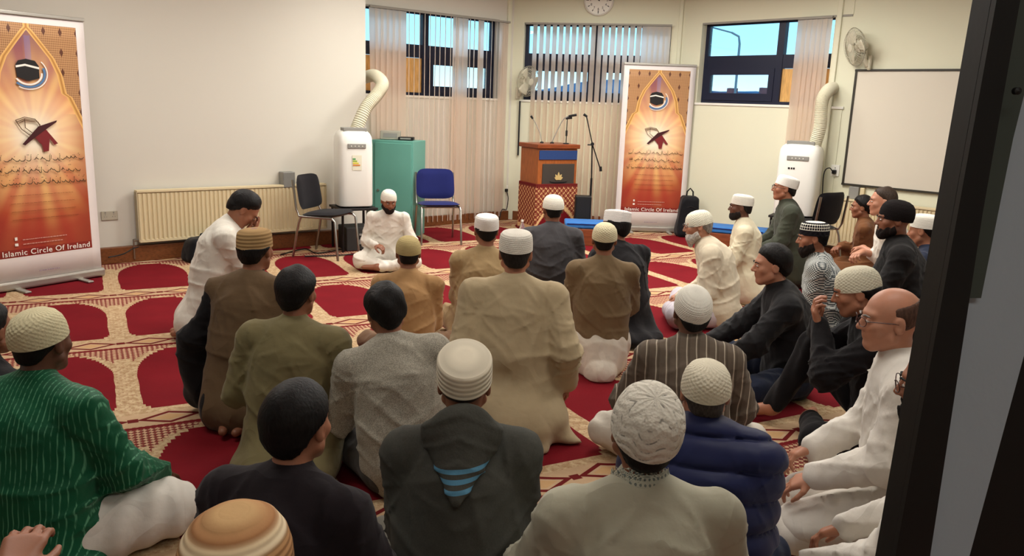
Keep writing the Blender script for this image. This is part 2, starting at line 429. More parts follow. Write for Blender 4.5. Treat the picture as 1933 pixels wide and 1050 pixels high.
class Mt:
    """one material under construction"""
    def __init__(s, name, rough=.8, metal=0, spec=.3):
        m = bpy.data.materials.new(name); m.use_nodes = True; s.m = m; s.nt = m.node_tree
        s.b = s.nt.nodes['Principled BSDF']; s.b.inputs['Roughness'].default_value = rough; s.b.inputs['Metallic'].default_value = metal
        s.b.inputs['Specular IOR Level'].default_value = spec
        s._c = None
    def co(s, kind='Object'):
        if s._c is None or s._k != kind:
            t = s.nt.nodes.new('ShaderNodeTexCoord'); sp = s.nt.nodes.new('ShaderNodeSeparateXYZ')
            s.vec = t.outputs[kind]; s.nt.links.new(s.vec, sp.inputs[0]); s._c = [X(s.nt, sp.outputs[i]) for i in range(3)]; s._k = kind
        return s._c
    def noise(s, scale, detail=3, stretch=None, kind='Object', rough=.5):
        s.co(kind); n = s.nt.nodes.new('ShaderNodeTexNoise'); n.inputs['Scale'].default_value = scale; n.inputs['Detail'].default_value = detail; n.inputs['Roughness'].default_value = rough
        v = s.vec
        if stretch:
            mp = s.nt.nodes.new('ShaderNodeMapping'); mp.inputs['Scale'].default_value = stretch; s.nt.links.new(v, mp.inputs[0]); v = mp.outputs[0]
        s.nt.links.new(v, n.inputs['Vector']); return X(s.nt, n.outputs[0])
    def vor(s, scale, feature='F1', stretch=None):
        s.co(); n = s.nt.nodes.new('ShaderNodeTexVoronoi'); n.feature = feature; n.inputs['Scale'].default_value = scale
        v = s.vec
        if stretch:
            mp = s.nt.nodes.new('ShaderNodeMapping'); mp.inputs['Scale'].default_value = stretch; s.nt.links.new(v, mp.inputs[0]); v = mp.outputs[0]
        s.nt.links.new(v, n.inputs['Vector']); return X(s.nt, n.outputs[0])
    def col(s, c):
        if isinstance(c, X): s.nt.links.new(c.o, s.b.inputs['Base Color'])
        else: s.b.inputs['Base Color'].default_value = c
        return s
    def bump(s, h, strength=.3, dist=.01):
        n = s.nt.nodes.new('ShaderNodeBump'); n.inputs['Strength'].default_value = strength; n.inputs['Distance'].default_value = dist
        s.nt.links.new(h.o, n.inputs['Height']); s.nt.links.new(n.outputs[0], s.b.inputs['Normal']); return s
def vary(c, k): return tuple([min(1, v * k) for v in c[:3]] + [1])
_cache = {}
def plain(name, rgb, rough=.7, metal=0, spec=.3, var=.06, scale=6, bump=0, bscale=200, bd=.002):
    k = (name, rgb)
    if k in _cache: return _cache[k]
    t = Mt(name, rough, metal, spec); c = lin(rgb)
    t.col(cmix(t.noise(scale), vary(c, 1 - var), vary(c, 1 + var)))
    if bump: t.bump(t.noise(bscale, 2), bump, bd)
    _cache[k] = t.m; return t.m
def wood(name, rgb, rough=.45, stretch=(1, 1, 12)):
    k = (name, rgb, stretch)
    if k in _cache: return _cache[k]
    t = Mt(name, rough); c = lin(rgb); n = t.noise(7, 5, tuple(1.0 * 13 / s if s > 1 else 8 for s in stretch)); 
    t.col(n.ramp([(.3, vary(c, .72)), (.5, c), (.7, vary(c, 1.18))])); t.bump(n, .1, .003); _cache[k] = t.m; return t.m
def cloth(name, rgb, kind='plain', rgb2=None, rough=.9, weave=700):
    k = (name, rgb, kind, rgb2)
    if k in _cache: return _cache[k]
    t = Mt(name, rough, 0, .15); c = lin(rgb); x, y, z = t.co()
    t.b.inputs['Sheen Weight'].default_value = .08
    base = cmix(t.noise(9, 3), vary(c, .88), vary(c, 1.1))
    n2 = t.noise(3.5, 2)
    if kind == 'stripe':      # fine upright stripes, here and there brighter
        w = (x * 400 + n2 * 5).sin().sm(.6, 1.0) * (t.noise(13, 2, (8, 8, .6)).sm(.35, .6))
        base = cmix(w, base, lin(rgb2))
    elif kind == 'stripe_wide':
        a = (x * 70 + n2 * 3).sin(); w = (a.abs() < .17); w2 = (x * 140 + n2 * 6).sin() > .85
        base = cmix(w, base, lin(rgb2)); base = cmix(w2 * .5, base, vary(c, .55))
    elif kind == 'check':
        w = ((x + y * .7) * 330).sin() * (z * 330).sin()
        base = cmix(w.sm(-.05, .05), lin(rgb2), base)
    elif kind == 'tweed':
        w = t.noise(220, 2); base = cmix(w.sm(.35, .65), vary(c, .72), vary(c, 1.2))
    elif kind == 'motif':
        w = ((x + z) * 260).sin() * ((x - z) * 260).sin(); base = cmix(w.sm(.35, .5), base, lin(rgb2))
    t.col(base)
    if kind == 'smooth' or 'seat' in name: t.bump(t.noise(9, 2) * .6, .5, .006)
    else:
        cr = (t.noise(4.6, 1, (1.25, 1.25, .75), rough=.3) * 2 - 1).abs()
        t.bump(cr.mn(.22) * -2.6 + t.noise(8, 2) * 1.4 + t.noise(30, 3) * .18, .7, .012)
    _cache[k] = t.m; return t.m
def skin(rgb):
    k = ('skin', rgb)
    if k in _cache: return _cache[k]
    t = Mt('skin', .48, 0, .4); c = lin(rgb)
    n = t.noise(24, 3); t.col(cmix(n, vary(c, .84), (min(1, c[0] * 1.18), c[1] * 1.02, c[2] * .98, 1)))
    t.b.inputs['Subsurface Weight'].default_value = .06; t.b.inputs['Subsurface Radius'].default_value = (.012, .005, .003)
    t.bump(t.noise(160, 2), .12, .002); _cache[k] = t.m; return t.m
def hairm(rgb, rough=.42):
    k = ('hair', rgb)
    if k in _cache: return _cache[k]
    t = Mt('hair', rough + .18, 0, .22); c = lin(rgb); n = t.noise(55, 3, (2.2, 2.2, .9)); t.col(n.ramp([(.3, vary(c, .45)), (.7, vary(c, 1.15))])); t.bump(n, .5, .004); _cache[k] = t.m; return t.m
def capm(kind, rgb, rgb2=None):
    k = ('cap', kind, rgb, rgb2)
    if k in _cache: return _cache[k]
    t = Mt('knitted_cap', .95, 0, .1); c = lin(rgb); x, y, z = t.co(); a = x.at2(y)
    base = cmix(t.noise(20), vary(c, .9), vary(c, 1.05)); h = t.noise(40, 3)
    if kind == 'crochet':
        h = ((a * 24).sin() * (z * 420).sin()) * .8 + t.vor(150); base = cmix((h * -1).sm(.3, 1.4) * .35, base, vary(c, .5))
    elif kind == 'fine':
        h = (a * 60 + z * 300).sin() * .4 + (z * 650).sin() * .4 + h * .4
    elif kind == 'lace':
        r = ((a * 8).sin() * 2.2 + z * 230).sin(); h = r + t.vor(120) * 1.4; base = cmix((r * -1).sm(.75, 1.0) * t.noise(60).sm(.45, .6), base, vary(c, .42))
    elif kind == 'ribs':
        h = (z * 330).sin(); base = cmix(h.sm(-.9, .2), vary(c, .80), base)
    elif kind == 'motif':
        w = (a * 16).sin() * ((z * 150).sin()); band = (z > .045) * (z < .088); base = cmix((w.abs().sm(.2, .35)) * band, base, lin(rgb2)); base = cmix((z < .04) + ((z > .088) * (z < .096)) , base, lin(rgb2))
        h = w
    elif kind == 'bands':
        base = z.ramp([(0, lin((60, 40, 32))), (.052, lin((188, 140, 96))), (.074, lin((190, 145, 100))), (.080, lin((245, 225, 190))), (.094, lin((240, 215, 175))), (.100, lin((176, 124, 84))), (.112, lin((196, 150, 105))), (.118, lin((214, 175, 125)))])
        h = (z * 500).sin() + h
    t.col(base).bump(h, .45, .003); _cache[k] = t.m; return t.m
# ---------------------------------------------------------------- mesh helpers
class MB:
    def __init__(s): s.v = []; s.f = []; s.sm = False
    def add(s, v, f):
        o = len(s.v); s.v += [tuple(p) for p in v]; s.f += [tuple(i + o for i in q) for q in f]; return s
    def box(s, c, d, R=None, b=0.0):
        """box centred at c with size d, bevelled by b"""
        hx, hy, hz = [q / 2 for q in d]; R = Matrix.Identity(3) if R is None else R; c = Vector(c)
        if b <= 0:
            V = [Vector((x, y, z)) for x in (-hx, hx) for y in (-hy, hy) for z in (-hz, hz)]
            F = [(0, 1, 3, 2), (4, 6, 7, 5), (0, 4, 5, 1), (2, 3, 7, 6), (0, 2, 6, 4), (1, 5, 7, 3)]
            return s.add([R @ p + c for p in V], F)
        import bmesh
        bm = bmesh.new(); bmesh.ops.create_cube(bm, size=1); bmesh.ops.scale(bm, vec=d, verts=bm.verts)
        bmesh.ops.bevel(bm, geom=bm.edges[:], offset=b, segments=3, affect='EDGES', profile=.5)
        bm.verts.index_update(); V = [R @ p.co + c for p in bm.verts]; F = [[q.index for q in f.verts] for f in bm.faces]; bm.free()
        return s.add(V, F)
    def tube(s, pts, r, n=10, closed=False, caps=True):
        pts = [Vector(p) for p in pts]; rr = r if isinstance(r, (list, tuple)) else [r] * len(pts)
        V = []; F = []; up = None; m = len(pts)
        for i, p in enumerate(pts):
            t = (pts[(i + 1) % m] - pts[i - 1]) if closed else (pts[min(i + 1, m - 1)] - pts[max(i - 1, 0)])
            t.normalize()
            if up is None: up = t.orthogonal().normalized()
            up = (up - t * up.dot(t)).normalized(); w = t.cross(up)
            for k in range(n):
                a = 2 * math.pi * k / n; V.append(p + (up * math.cos(a) + w * math.sin(a)) * rr[i])
        for i in range(m if closed else m - 1):
            for k in range(n):
                j = (i + 1) % m; F.append((i * n + k, i * n + (k + 1) % n, j * n + (k + 1) % n, j * n + k))
        if caps and not closed: F.append(tuple(range(n))[::-1]); F.append(tuple((m - 1) * n + k for k in range(n)))
        return s.add(V, F)
    def lathe(s, prof, M4=None, n=40, ex=1, ey=1):
        V = []; F = []; M4 = Matrix.Identity(4) if M4 is None else M4
        for (r, z) in prof:
            for k in range(n):
                a = 2 * math.pi * k / n; V.append(M4 @ Vector((r * math.cos(a) * ex, r * math.sin(a) * ey, z)))
        for i in range(len(prof) - 1):
            for k in range(n): F.append((i * n + k, i * n + (k + 1) % n, (i + 1) * n + (k + 1) % n, (i + 1) * n + k))
        if prof[0][0] > 1e-4: F.append(tuple(range(n))[::-1])
        if prof[-1][0] > 1e-4: F.append(tuple((len(prof) - 1) * n + k for k in range(n)))
        return s.add(V, F)
    def poly(s, pts, t=0.002, ax=None):
        """flat outline (x, z) extruded by t along -y"""
        n = len(pts); V = [(p[0], 0, p[1]) for p in pts] + [(p[0], -t, p[1]) for p in pts]
        F = [tuple(range(n)), tuple(range(n, 2 * n))[::-1]] + [(i, i + n, (i + 1) % n + n, (i + 1) % n) for i in range(n)]
        return s.add(V, F)
    def obj(s, name, m, parent=None, smooth=False, loc=None, rot=None):
        me = bpy.data.meshes.new(name); me.from_pydata(s.v, [], s.f); me.update()
        if m: me.materials.append(m)
        o = bpy.data.objects.new(name, me); COL.objects.link(o)
        if parent: o.parent = parent
        if loc is not None: o.location = loc
        if rot is not None: o.rotation_euler = rot
        import bmesh
        bm = bmesh.new(); bm.from_mesh(me); bmesh.ops.recalc_face_normals(bm, faces=bm.faces[:]); bm.to_mesh(me); bm.free()
        if smooth:
            me.polygons.foreach_set('use_smooth', [True] * len(me.polygons))
            try: me.set_sharp_from_angle(angle=math.radians(40))
            except Exception: pass
        return o
def fast_mesh(name, v, q, m, parent=None):
    me = bpy.data.meshes.new(name); n = len(v); k = len(q)
    me.vertices.add(n); me.vertices.foreach_set('co', v.astype(np.float32).ravel())
    me.loops.add(k * 4); me.loops.foreach_set('vertex_index', q.astype(np.int32).ravel())
    me.polygons.add(k); me.polygons.foreach_set('loop_start', np.arange(0, 4 * k, 4, dtype=np.int32)); me.polygons.foreach_set('loop_total', np.full(k, 4, np.int32))
    me.polygons.foreach_set('use_smooth', np.ones(k, bool)); me.update(calc_edges=True); me.validate()
    me.materials.append(m)
    o = bpy.data.objects.new(name, me); COL.objects.link(o)
    if parent: o.parent = parent
    return o
def tag(o, label=None, cat=None, group=None, kind=None):
    if label: o['label'] = label
    if cat: o['category'] = cat
    if group: o['group'] = group
    if kind: o['kind'] = kind
    return o
def empty(name, loc=(0, 0, 0), rz=0, label=None, cat=None, group=None):
    o = bpy.data.objects.new(name, None); COL.objects.link(o); o.location = loc; o.rotation_euler = (0, 0, rz); o.empty_display_size = .1
    return tag(o, label, cat, group)
def struct(o): o['kind'] = 'structure'; return o
def Rz(a): return Matrix.Rotation(a, 3, 'Z')
# ---------------------------------------------------------------- the room
D1 = np.array([.766, .643]); D2 = np.array([.978, -.208]); D3 = np.array([.66, -.7513]); D4 = np.array([.69, -.7238])
L0 = np.array([-3.92, 7.59])
C12 = np.array([-.10, 11.56]); C23 = C12 + 2.30 * D2; C34 = C23 + 2.10 * D3
EDGE = L0 + 2.84 * D1                                   # end of the left wall, where the window bay steps back
def sx(px, py, p0, d): return onwall(px, py, p0, d)
PAINT = (210, 205, 193)
m_wall = plain('wall_paint', PAINT, .75, var=.015, scale=2, bump=.08, bscale=300)
m_wall2 = plain('wall_paint_green_white', (216, 214, 190), .75, var=.015, scale=2, bump=.08, bscale=300)
m_frame = plain('navy_window_frame', (24, 28, 48), .4)
m_white = plain('white_plastic', (225, 222, 212), .45, var=.02)
m_skirt = wood('varnished_pipe_boxing', (112, 66, 36), .4, (12, 1, 1))
m_pine = wood('pine_board', (206, 160, 96), .6, (1, 1, 12))
CEIL = 3.25
def wallbox(name, p0, p1, z0, z1, th, mat, hole=None, parent=None):
    """wall whose inner face runs p0 -> p1 (room on the right-hand side looking along it... outward is to the left), with one opening (s0,s1,z0,z1)"""
    p0 = np.array(p0); p1 = np.array(p1); L = np.linalg.norm(p1 - p0); d = (p1 - p0) / L; n = np.array([-d[1], d[0]])
    a = math.atan2(d[1], d[0]); mb = MB(); R = Rz(a)
    def blk(s0, s1, a0, a1):
        if s1 - s0 < 1e-3 or a1 - a0 < 1e-3: return
        c = p0 + d * (s0 + s1) / 2 + n * th / 2; mb.box((c[0], c[1], (a0 + a1) / 2), (s1 - s0, th, a1 - a0), R)
    if hole is None: blk(0, L, z0, z1)
    else:
        s0, s1, h0, h1 = hole
        blk(0, s0, z0, z1); blk(s1, L, z0, z1); blk(s0, s1, z0, h0); blk(s0, s1, h1, z1)
    return struct(mb.obj(name, mat, parent))
# floor: prayer carpet woven in rows of niches
def make_carpet():
    t = Mt('prayer_carpet', .95, 0, .1); x, y, z = t.co()
    ca, sa = math.cos(RAD(28)), math.sin(RAD(28))
    dn = t.noise(5, 3) * .02 - .01
    u = (x * ca + y * sa + dn - .12) / .70; v = (y * ca - x * sa + dn * .6 - 2.99) / 1.437
    lx = ((u + 40).fr() - .5).abs() * .70; ly = (v + 40).fr() * 1.437
    yq = (ly / .036).fl() * .036 + .018
    arch = ((yq - .58) / .52).mx(0); wa = (1 - arch * arch).mx(0).sqrt() * .288
    foot = (1 - yq / .10).mx(0); wf = (1 - foot * foot * .18); wd_ = wa * wf
    inred = (lx < wd_) * (ly < 1.085) 
    wob_ = t.noise(30, 2)
    red = cmix(t.noise(3.2, 4), lin((106, 18, 27)), lin((138, 26, 36)))
    cream = cmix(t.noise(26, 4, rough=.7).sm(.38, .62), lin((184, 152, 114)), lin((214, 188, 150)))
    # fine lattice above the arches
    p = x * ca + y * sa; q = y * ca - x * sa
    g = (((p + q) * 105).sin() * ((p - q) * 105).sin()); lat = g.sm(-.12, .25)
    lattice = cmix(lat, lin((138, 62, 56)), lin((220, 184, 148)))
    lattice = cmix(((p * 190).sin() * (q * 190).sin()).sm(.45, .6) * .7, lattice, lin((96, 48, 42)))
    border = (lx < wd_ + .055) * (ly < 1.14)
    spand = (ly > .80) * (1 - border) * (ly < 1.437 - .245) * (lx > -1.0) * ((lx < .30) + (ly > .93)).mn(1)
    base = cmix(spand, cream, lattice)
    fleck = ((p * 150).sin() * (q * 120).sin() > .72) * (ly < .8)
    base = cmix((t.noise(70, 2) > .60) * (1 - spand) * .45, base, lin((168, 112, 84)))
    base = cmix(fleck * .5, base, lin((150, 100, 74)))
    # band of linked diamonds under each row
    by = ly - (1.437 - .155)
    du = ((u * 2 + 80).fr() - .5) * .35
    dm = (du.abs() / .160 + by.abs() / .082)
    ring = (dm > .70) * (dm < 1.02); knot = ((du.abs() > .150) * (by.abs() < .024))
    inner = (dm < .5)
    inband = (by.abs() < .088)
    base = cmix(inband, base, cmix(t.noise(40, 3), lin((208, 178, 144)), lin((196, 162, 126))))
    base = cmix(inner * inband * .6, base, lin((206, 160, 104)))
    base = cmix((ring + knot).mn(1) * inband, base, lin((112, 32, 32)))
    line = ((by + .108).abs() < .015)
    base = cmix(line, base, lin((120, 30, 34)))
    c = cmix(inred, base, red)
    pile = t.noise(420, 2)
    c = cmix(pile * .25, c, (0, 0, 0, 1), 'MIX')
    t.col(c).bump(pile + t.noise(60, 2) * .6, .5, .005)
    return t.m
mb = MB(); pts = [(-8.5, -2.5), (6.5, -2.5), (6.5, 12.4), (-8.5, 12.4)]
mb.add([(a, b, z) for z in (0, -.06) for a, b in pts], [(0, 1, 2, 3), (7, 6, 5, 4), (0, 4, 5, 1), (1, 5, 6, 2), (2, 6, 7, 3), (3, 7, 4, 0)])
struct(mb.obj('floor', make_carpet()))
# left wall with its free end
BEG = L0 - 9.2 * D1
wallbox('wall_left', BEG, EDGE, 0, CEIL, .16, m_wall)
# window bay: three faceted walls
B0 = C12 - 3.0 * D1
def hole_of(p0, d, pxl, pxr, z0=1.71, z1=2.76, py=44):
    a = sx(pxl, 110, p0, d)[0]; b = sx(pxr, 110, p0, d)[0]; return a, b, z0, z1
h1 = hole_of(B0, D1, 655, 941, 1.69, 2.74); h2 = hole_of(C12, D2, 988, 1264, 1.69, 2.73); h3 = hole_of(C23, D3, 1321, 1601, 1.73, 2.74)
TH = .22
wallbox('wall_window_left', B0, C12, 0, CEIL, TH, m_wall, h1)
wallbox('wall_window_middle', C12, C23, 0, CEIL, TH, m_wall2, h2)
wallbox('wall_window_right', C23, C34, 0, CEIL, TH, m_wall2, h3)
END4 = C34 + 6.8 * D4
wallbox('wall_right', C34, END4, 0, CEIL, .16, m_wall2)
# return at the free end of the left wall, back wall and near side wall close the room behind the camera
n1 = np.array([-D1[1], D1[0]])
wallbox('wall_return', EDGE + n1 * .16, B0 + n1 * .3 , 0, CEIL, .10, m_wall)
wallbox('wall_near', (6.3, -2.3), (-8.3, -2.3), 0, CEIL, .12, m_wall)
wallbox('wall_side', (-8.3, -2.3), tuple(BEG), 0, CEIL, .12, m_wall)
wallbox('wall_far_side', tuple(END4), (6.3, -2.3), 0, CEIL, .12, m_wall)

def outp(p, *ds):
    n_ = sum(np.array([-d[1], d[0]]) for d in ds); return tuple(np.array(p) + n_ / np.linalg.norm(n_) * .2)
cp = [(-8.4, -2.4), tuple(BEG), outp(EDGE, D1), tuple(B0 + n1 * .3), outp(C12, D1, D2), outp(C23, D2, D3), outp(C34, D3, D4), outp(END4, D4), (6.4, -2.4)]
mb = MB(); nC = len(cp); mb.add([(a, b, z) for z in (CEIL, CEIL + .08) for a, b in cp], [tuple(range(nC)), tuple(range(nC, 2 * nC))[::-1]] + [(i, (i + 1) % nC, (i + 1) % nC + nC, i + nC) for i in range(nC)])
struct(mb.obj('ceiling', plain('ceiling_paint', (228, 226, 215), .8)))
def glass_mat():
    t = Mt('window_glass', .02); nt = t.nt; tr = nt.nodes.new('ShaderNodeBsdfTransparent'); tr.inputs[0].default_value = (.93, .98, .98, 1)
    gl = nt.nodes.new('ShaderNodeBsdfGlossy'); gl.inputs['Roughness'].default_value = .02; fr = nt.nodes.new('ShaderNodeFresnel'); fr.inputs[0].default_value = 1.45
    mx = nt.nodes.new('ShaderNodeMixShader'); nt.links.new(fr.outputs[0], mx.inputs[0]); nt.links.new(tr.outputs[0], mx.inputs[1]); nt.links.new(gl.outputs[0], mx.inputs[2])
    nt.links.new(mx.outputs[0], nt.nodes['Material Output'].inputs[0]); nt.nodes.remove(t.b); return t.m
m_glass = glass_mat()
def window(n, p0, d, hole, posts, lower, zt=(2.17, 2.33)):
    """frame, transom and posts; lower fields are ('sash'|'board', s0, s1)"""
    s0, s1, z0, z1 = hole; a = math.atan2(d[1], d[0]); rt = empty('window_%d' % n, (p0[0], p0[1], 0), a); struct(rt)
    Y = .13; w = .05; f = MB()
    def bx(x0, x1, a0, a1, y=Y, t=.06): f.box(((x0 + x1) / 2, y, (a0 + a1) / 2), (x1 - x0, t, a1 - a0))
    bx(s0, s1, z1 - .035, z1); bx(s0, s1, z0, z0 + .045); bx(s0, s0 + w, z0 + .045, z1 - .035); bx(s1 - w, s1, z0 + .045, z1 - .035)
    bx(s0 + w, s1 - w, zt[0], zt[1], t=.056)
    for q in posts: bx(q - .045, q + .045, z0 + .045, z1 - .035, t=.07)
    f.obj('window_frame', m_frame, rt)
    g = MB(); g.box(((s0 + s1) / 2, Y + .01, (zt[1] + z1 - .035) / 2), (s1 - s0 - 2 * w, .006, z1 - .035 - zt[1])); g.obj('upper_pane', m_glass, rt)
    for kind, a0, a1 in lower:
        if kind == 'board':
            b = MB(); b.box(((a0 + a1) / 2, Y - .0, (z0 + zt[0]) / 2 + .02), (a1 - a0, .018, zt[0] - z0 - .05)); o = b.obj('board_panel', m_pine, rt); o['label'] = 'pine board fitted in place of the glass'
            k = MB()
            for zz in (.13, .33):
                k.lathe([(.012, 0), (.012, .006), (.0, .007)], Matrix.Translation(((a0 + a1) / 2 + .05, Y - .009, z0 + zz)) @ Matrix.Rotation(math.pi / 2, 4, 'X'), 12)
            k.obj('wood_knot', plain('dark_knot', (110, 66, 34)), o)
        else:
            b = MB(); e = .075; c = (a0 + a1) / 2; zz0, zz1 = z0 + .045, zt[0]
            for (x0, x1, q0, q1) in ((a0, a1, zz0, zz0 + .09), (a0, a1, zz1 - e, zz1), (a0, a0 + e, zz0 + .09, zz1 - e), (a1 - e, a1, zz0 + .09, zz1 - e)):
                b.box(((x0 + x1) / 2, Y - .012, (q0 + q1) / 2), (x1 - x0, .065, q1 - q0))
            o = b.obj('sash', m_frame, rt)
            g = MB(); g.box((c, Y, (zz0 + .09 + zz1 - e) / 2), (a1 - a0 - 2 * e, .006, zz1 - e - zz0 - .09)); g.obj('sash_pane', m_glass, o)
    s = MB(); s.box(((s0 + s1) / 2, .065, z0 - .008), (s1 - s0 + .04, .16, .03), b=.005); s.obj('window_sill', m_white, rt)
    r = MB(); r.box(((s0 + s1) / 2, .02, z1 - .012), (s1 - s0 - .01, .045, .022)); r.obj('head_rail', plain('grey_rail', (150, 146, 136)), rt)
    return rt
def S1(px): return sx(px, 110, B0, D1)[0]
def S2(px): return sx(px, 110, C12, D2)[0]
def S3(px): return sx(px, 110, C23, D3)[0]
window(1, B0, D1, h1, [S1(811)], [('board', h1[0] + .05, S1(811) - .045), ('sash', S1(811) + .045, h1[1] - .05)])
window(2, C12, D2, h2, [S2(1126)], [('sash', h2[0] + .05, S2(1126) - .045), ('sash', S2(1126) + .045, h2[1] - .05)])
window(3, C23, D3, h3, [S3(1463)], [('sash', h3[0] + .05, S3(1463) - .045), ('board', S3(1463) + .045, h3[1] - .05)])

# vertical blinds
def slat_mat(name, rgb):
    t = Mt(name, .9, 0, .1); nt = t.nt; c = lin(rgb); n = t.noise(300, 2, (1, 1, .1)); t.col(cmix(n, vary(c, .94), c))
    tr = nt.nodes.new('ShaderNodeBsdfTranslucent'); tr.inputs[0].default_value = vary(c, 1.1)
    mx = nt.nodes.new('ShaderNodeMixShader'); mx.inputs[0].default_value = .68
    nt.links.new(t.b.outputs[0], mx.inputs[1]); nt.links.new(tr.outputs[0], mx.inputs[2]); nt.links.new(mx.outputs[0], nt.nodes['Material Output'].inputs[0]); return t.m
m_slat = slat_mat('peach_blind_fabric', (238, 226, 214))
def blind(label, p0, d, items, z0=.06, z1=2.70, yoff=-.055):
    """items: (s along the wall, angle of the slat from the wall line, width)"""
    a = math.atan2(d[1], d[0]); rt = empty('vertical_blind', (p0[0], p0[1], 0), a, label, 'blind')
    s0 = min(i[0] for i in items) - .05; s1 = max(i[0] for i in items) + .06
    r = MB(); r.box(((s0 + s1) / 2, yoff, z1 + .015), (s1 - s0, .035, .022)); r.obj('head_rail', plain('grey_rail', (150, 146, 136)), rt)
    for it in items:
        s, an, w = it[:3]; zb = it[3] if len(it) > 3 else z0; lean = it[4] if len(it) > 4 else 0
        b = MB(); n = 5; V = []; 
        for zz in np.linspace(zb, z1, 9):
            for k in range(n):
                q = (k / (n - 1) - .5); cx, cy = q * w, .006 * (1 - 4 * q * q)
                V.append((s + lean * (z1 - zz) + cx * math.cos(an) - cy * math.sin(an), yoff + cx * math.sin(an) + cy * math.cos(an), zz))
        F = [(i * n + k, i * n + k + 1, (i + 1) * n + k + 1, (i + 1) * n + k) for i in range(8) for k in range(n - 1)]
        b.add(V, F); o = b.obj('slat', m_slat, rt, True)
    return rt
it = []
for k in range(6): it.append((S1(700 + k * 11), RAD(8), .125, .06, .02 * (k < 2)))
for k in range(6): it.append((S1(768 + k * 9.8), RAD(60), .085))
for k in range(4): it.append((S1(826 + k * 10), RAD(60), .085))
for k in range(3): it.append((S1(855 + k * 9), RAD(8), .105))
for k in range(3): it.append((S1(882 + k * 8), RAD(45), .09))
it.append((S1(903), RAD(8), .10)); 
for k in range(3): it.append((S1(914 + k * 9), RAD(50), .088))
it.append((S1(941), RAD(15), .10)); it.append((S1(949), RAD(8), .09))
blind('vertical blind over the left window, its slats half open', B0, D1, it)
it = [(S2(1010 + 12.1 * k), RAD(-40 if k < 17 else -4), .092) for k in range(18)]
it += [(S2(1226 + k * 10), RAD(-4), .10) for k in range(4)]
blind('vertical blind behind the lectern, slats evenly open', C12, D2, it)
it = [(S3(1512 + 9.5 * k), RAD(-6), .12) for k in range(6)]
blind('short run of closed peach blind slats at the right window', C23, D3, it, 1.12)

# pipe boxing along the floor
def skirt(name, p0, p1, h, t, mat=m_skirt):
    p0 = np.array(p0); p1 = np.array(p1); L = np.linalg.norm(p1 - p0); d = (p1 - p0) / L; nn = np.array([d[1], -d[0]]); c = (p0 + p1) / 2 + nn * t / 2
    b = MB(); b.box((c[0], c[1], h / 2), (L, t, h), Rz(math.atan2(d[1], d[0])), b=.006); return struct(b.obj(name, mat))
skirt('baseboard_left', BEG, EDGE + D1 * .02, .155, .07)
skirt('baseboard_window_left', B0 + D1 * .35, C12 - D1 * .02, .13, .05)
skirt('baseboard_window_middle', C12 + D2 * .08, C23 - D2 * .02, .13, .03)
skirt('baseboard_window_right', C23 + D3 * .08, C34 - D3 * .04, .13, .05)
skirt('baseboard_right', C34 + D4 * .08, END4, .13, .05)
# rounded corner trims
def trim(n, px, p0, d, s, w=.05, h=CEIL, mat=m_wall2):
    c = p0 + d * s; nn = np.array([d[1], -d[0]]); b = MB(); b.box((c[0] + nn[0] * .01, c[1] + nn[1] * .01, (h + .14) / 2), (w, .03, h - .16), Rz(math.atan2(d[1], d[0])), b=.008); return struct(b.obj('trim_%d' % n, mat))
trim(1, 0, C12, D1, -.09, .07)
trim(2, 0, C34, D4, .05, .06)
trim(3, 0, C23, D2, -.05, .05)

# ---- near right: the open door's edge and frame, half a metre from the camera
def make_door():
    m_blk = plain('black_door_frame', (14, 12, 11), .55, bump=.1, bscale=60); m_gry = plain('grey_door_panel', (150, 158, 166), .5, var=.03, bump=.15, bscale=120)
    rt = empty('door_1', (0, 0, 0)); struct(rt)
    def P(px, py, Y):
        d = ray(px, py); return EY + d * (Y / d[1])
    def prism(name, q, Y, t, mat):
        # outline points given on the plane y = Y, extruded away from the room by t
        pts = [P(px, py, Y) for px, py in q]; V = [tuple(p) for p in pts] + [(p[0] + .0, p[1] - t, p[2]) for p in pts]; n = len(pts)
        b = MB(); b.add(V, [tuple(range(n))[::-1], tuple(range(n, 2 * n))] + [(i, (i + 1) % n, (i + 1) % n + n, i + n) for i in range(n)]); return b.obj(name, mat, rt)
    prism('door_frame', [(1885, -80), (2300, -80), (2300, 1150), (1664, 1150)], .97, -.04, m_blk)
    prism('door_panel', [(1928, -80), (2300, -80), (2300, -20), (2060, 200), (1933, 640), (1795, 1150), (1724, 1150)], .955, .008, m_gry)
    prism('door_bead', [(1920, -80), (1990, -80), (1905, 260), (1845, 560), (1800, 560)], .945, .008, plain('green_grey_bead', (58, 64, 58), .5))
    prism('door_stile', [(1886, -80), (1930, -80), (1846, 400), (1732, 1150), (1664, 1150)], .93, .010, m_blk)
    h = MB(); p = P(1916, 172, .91); h.lathe([(.004, 0), (.004, .006), (0, .008)], Matrix.Translation(p) @ Matrix.Rotation(math.pi / 2, 4, 'X'), 12); h.obj('hinge_screw', m_blk, rt)
make_door()

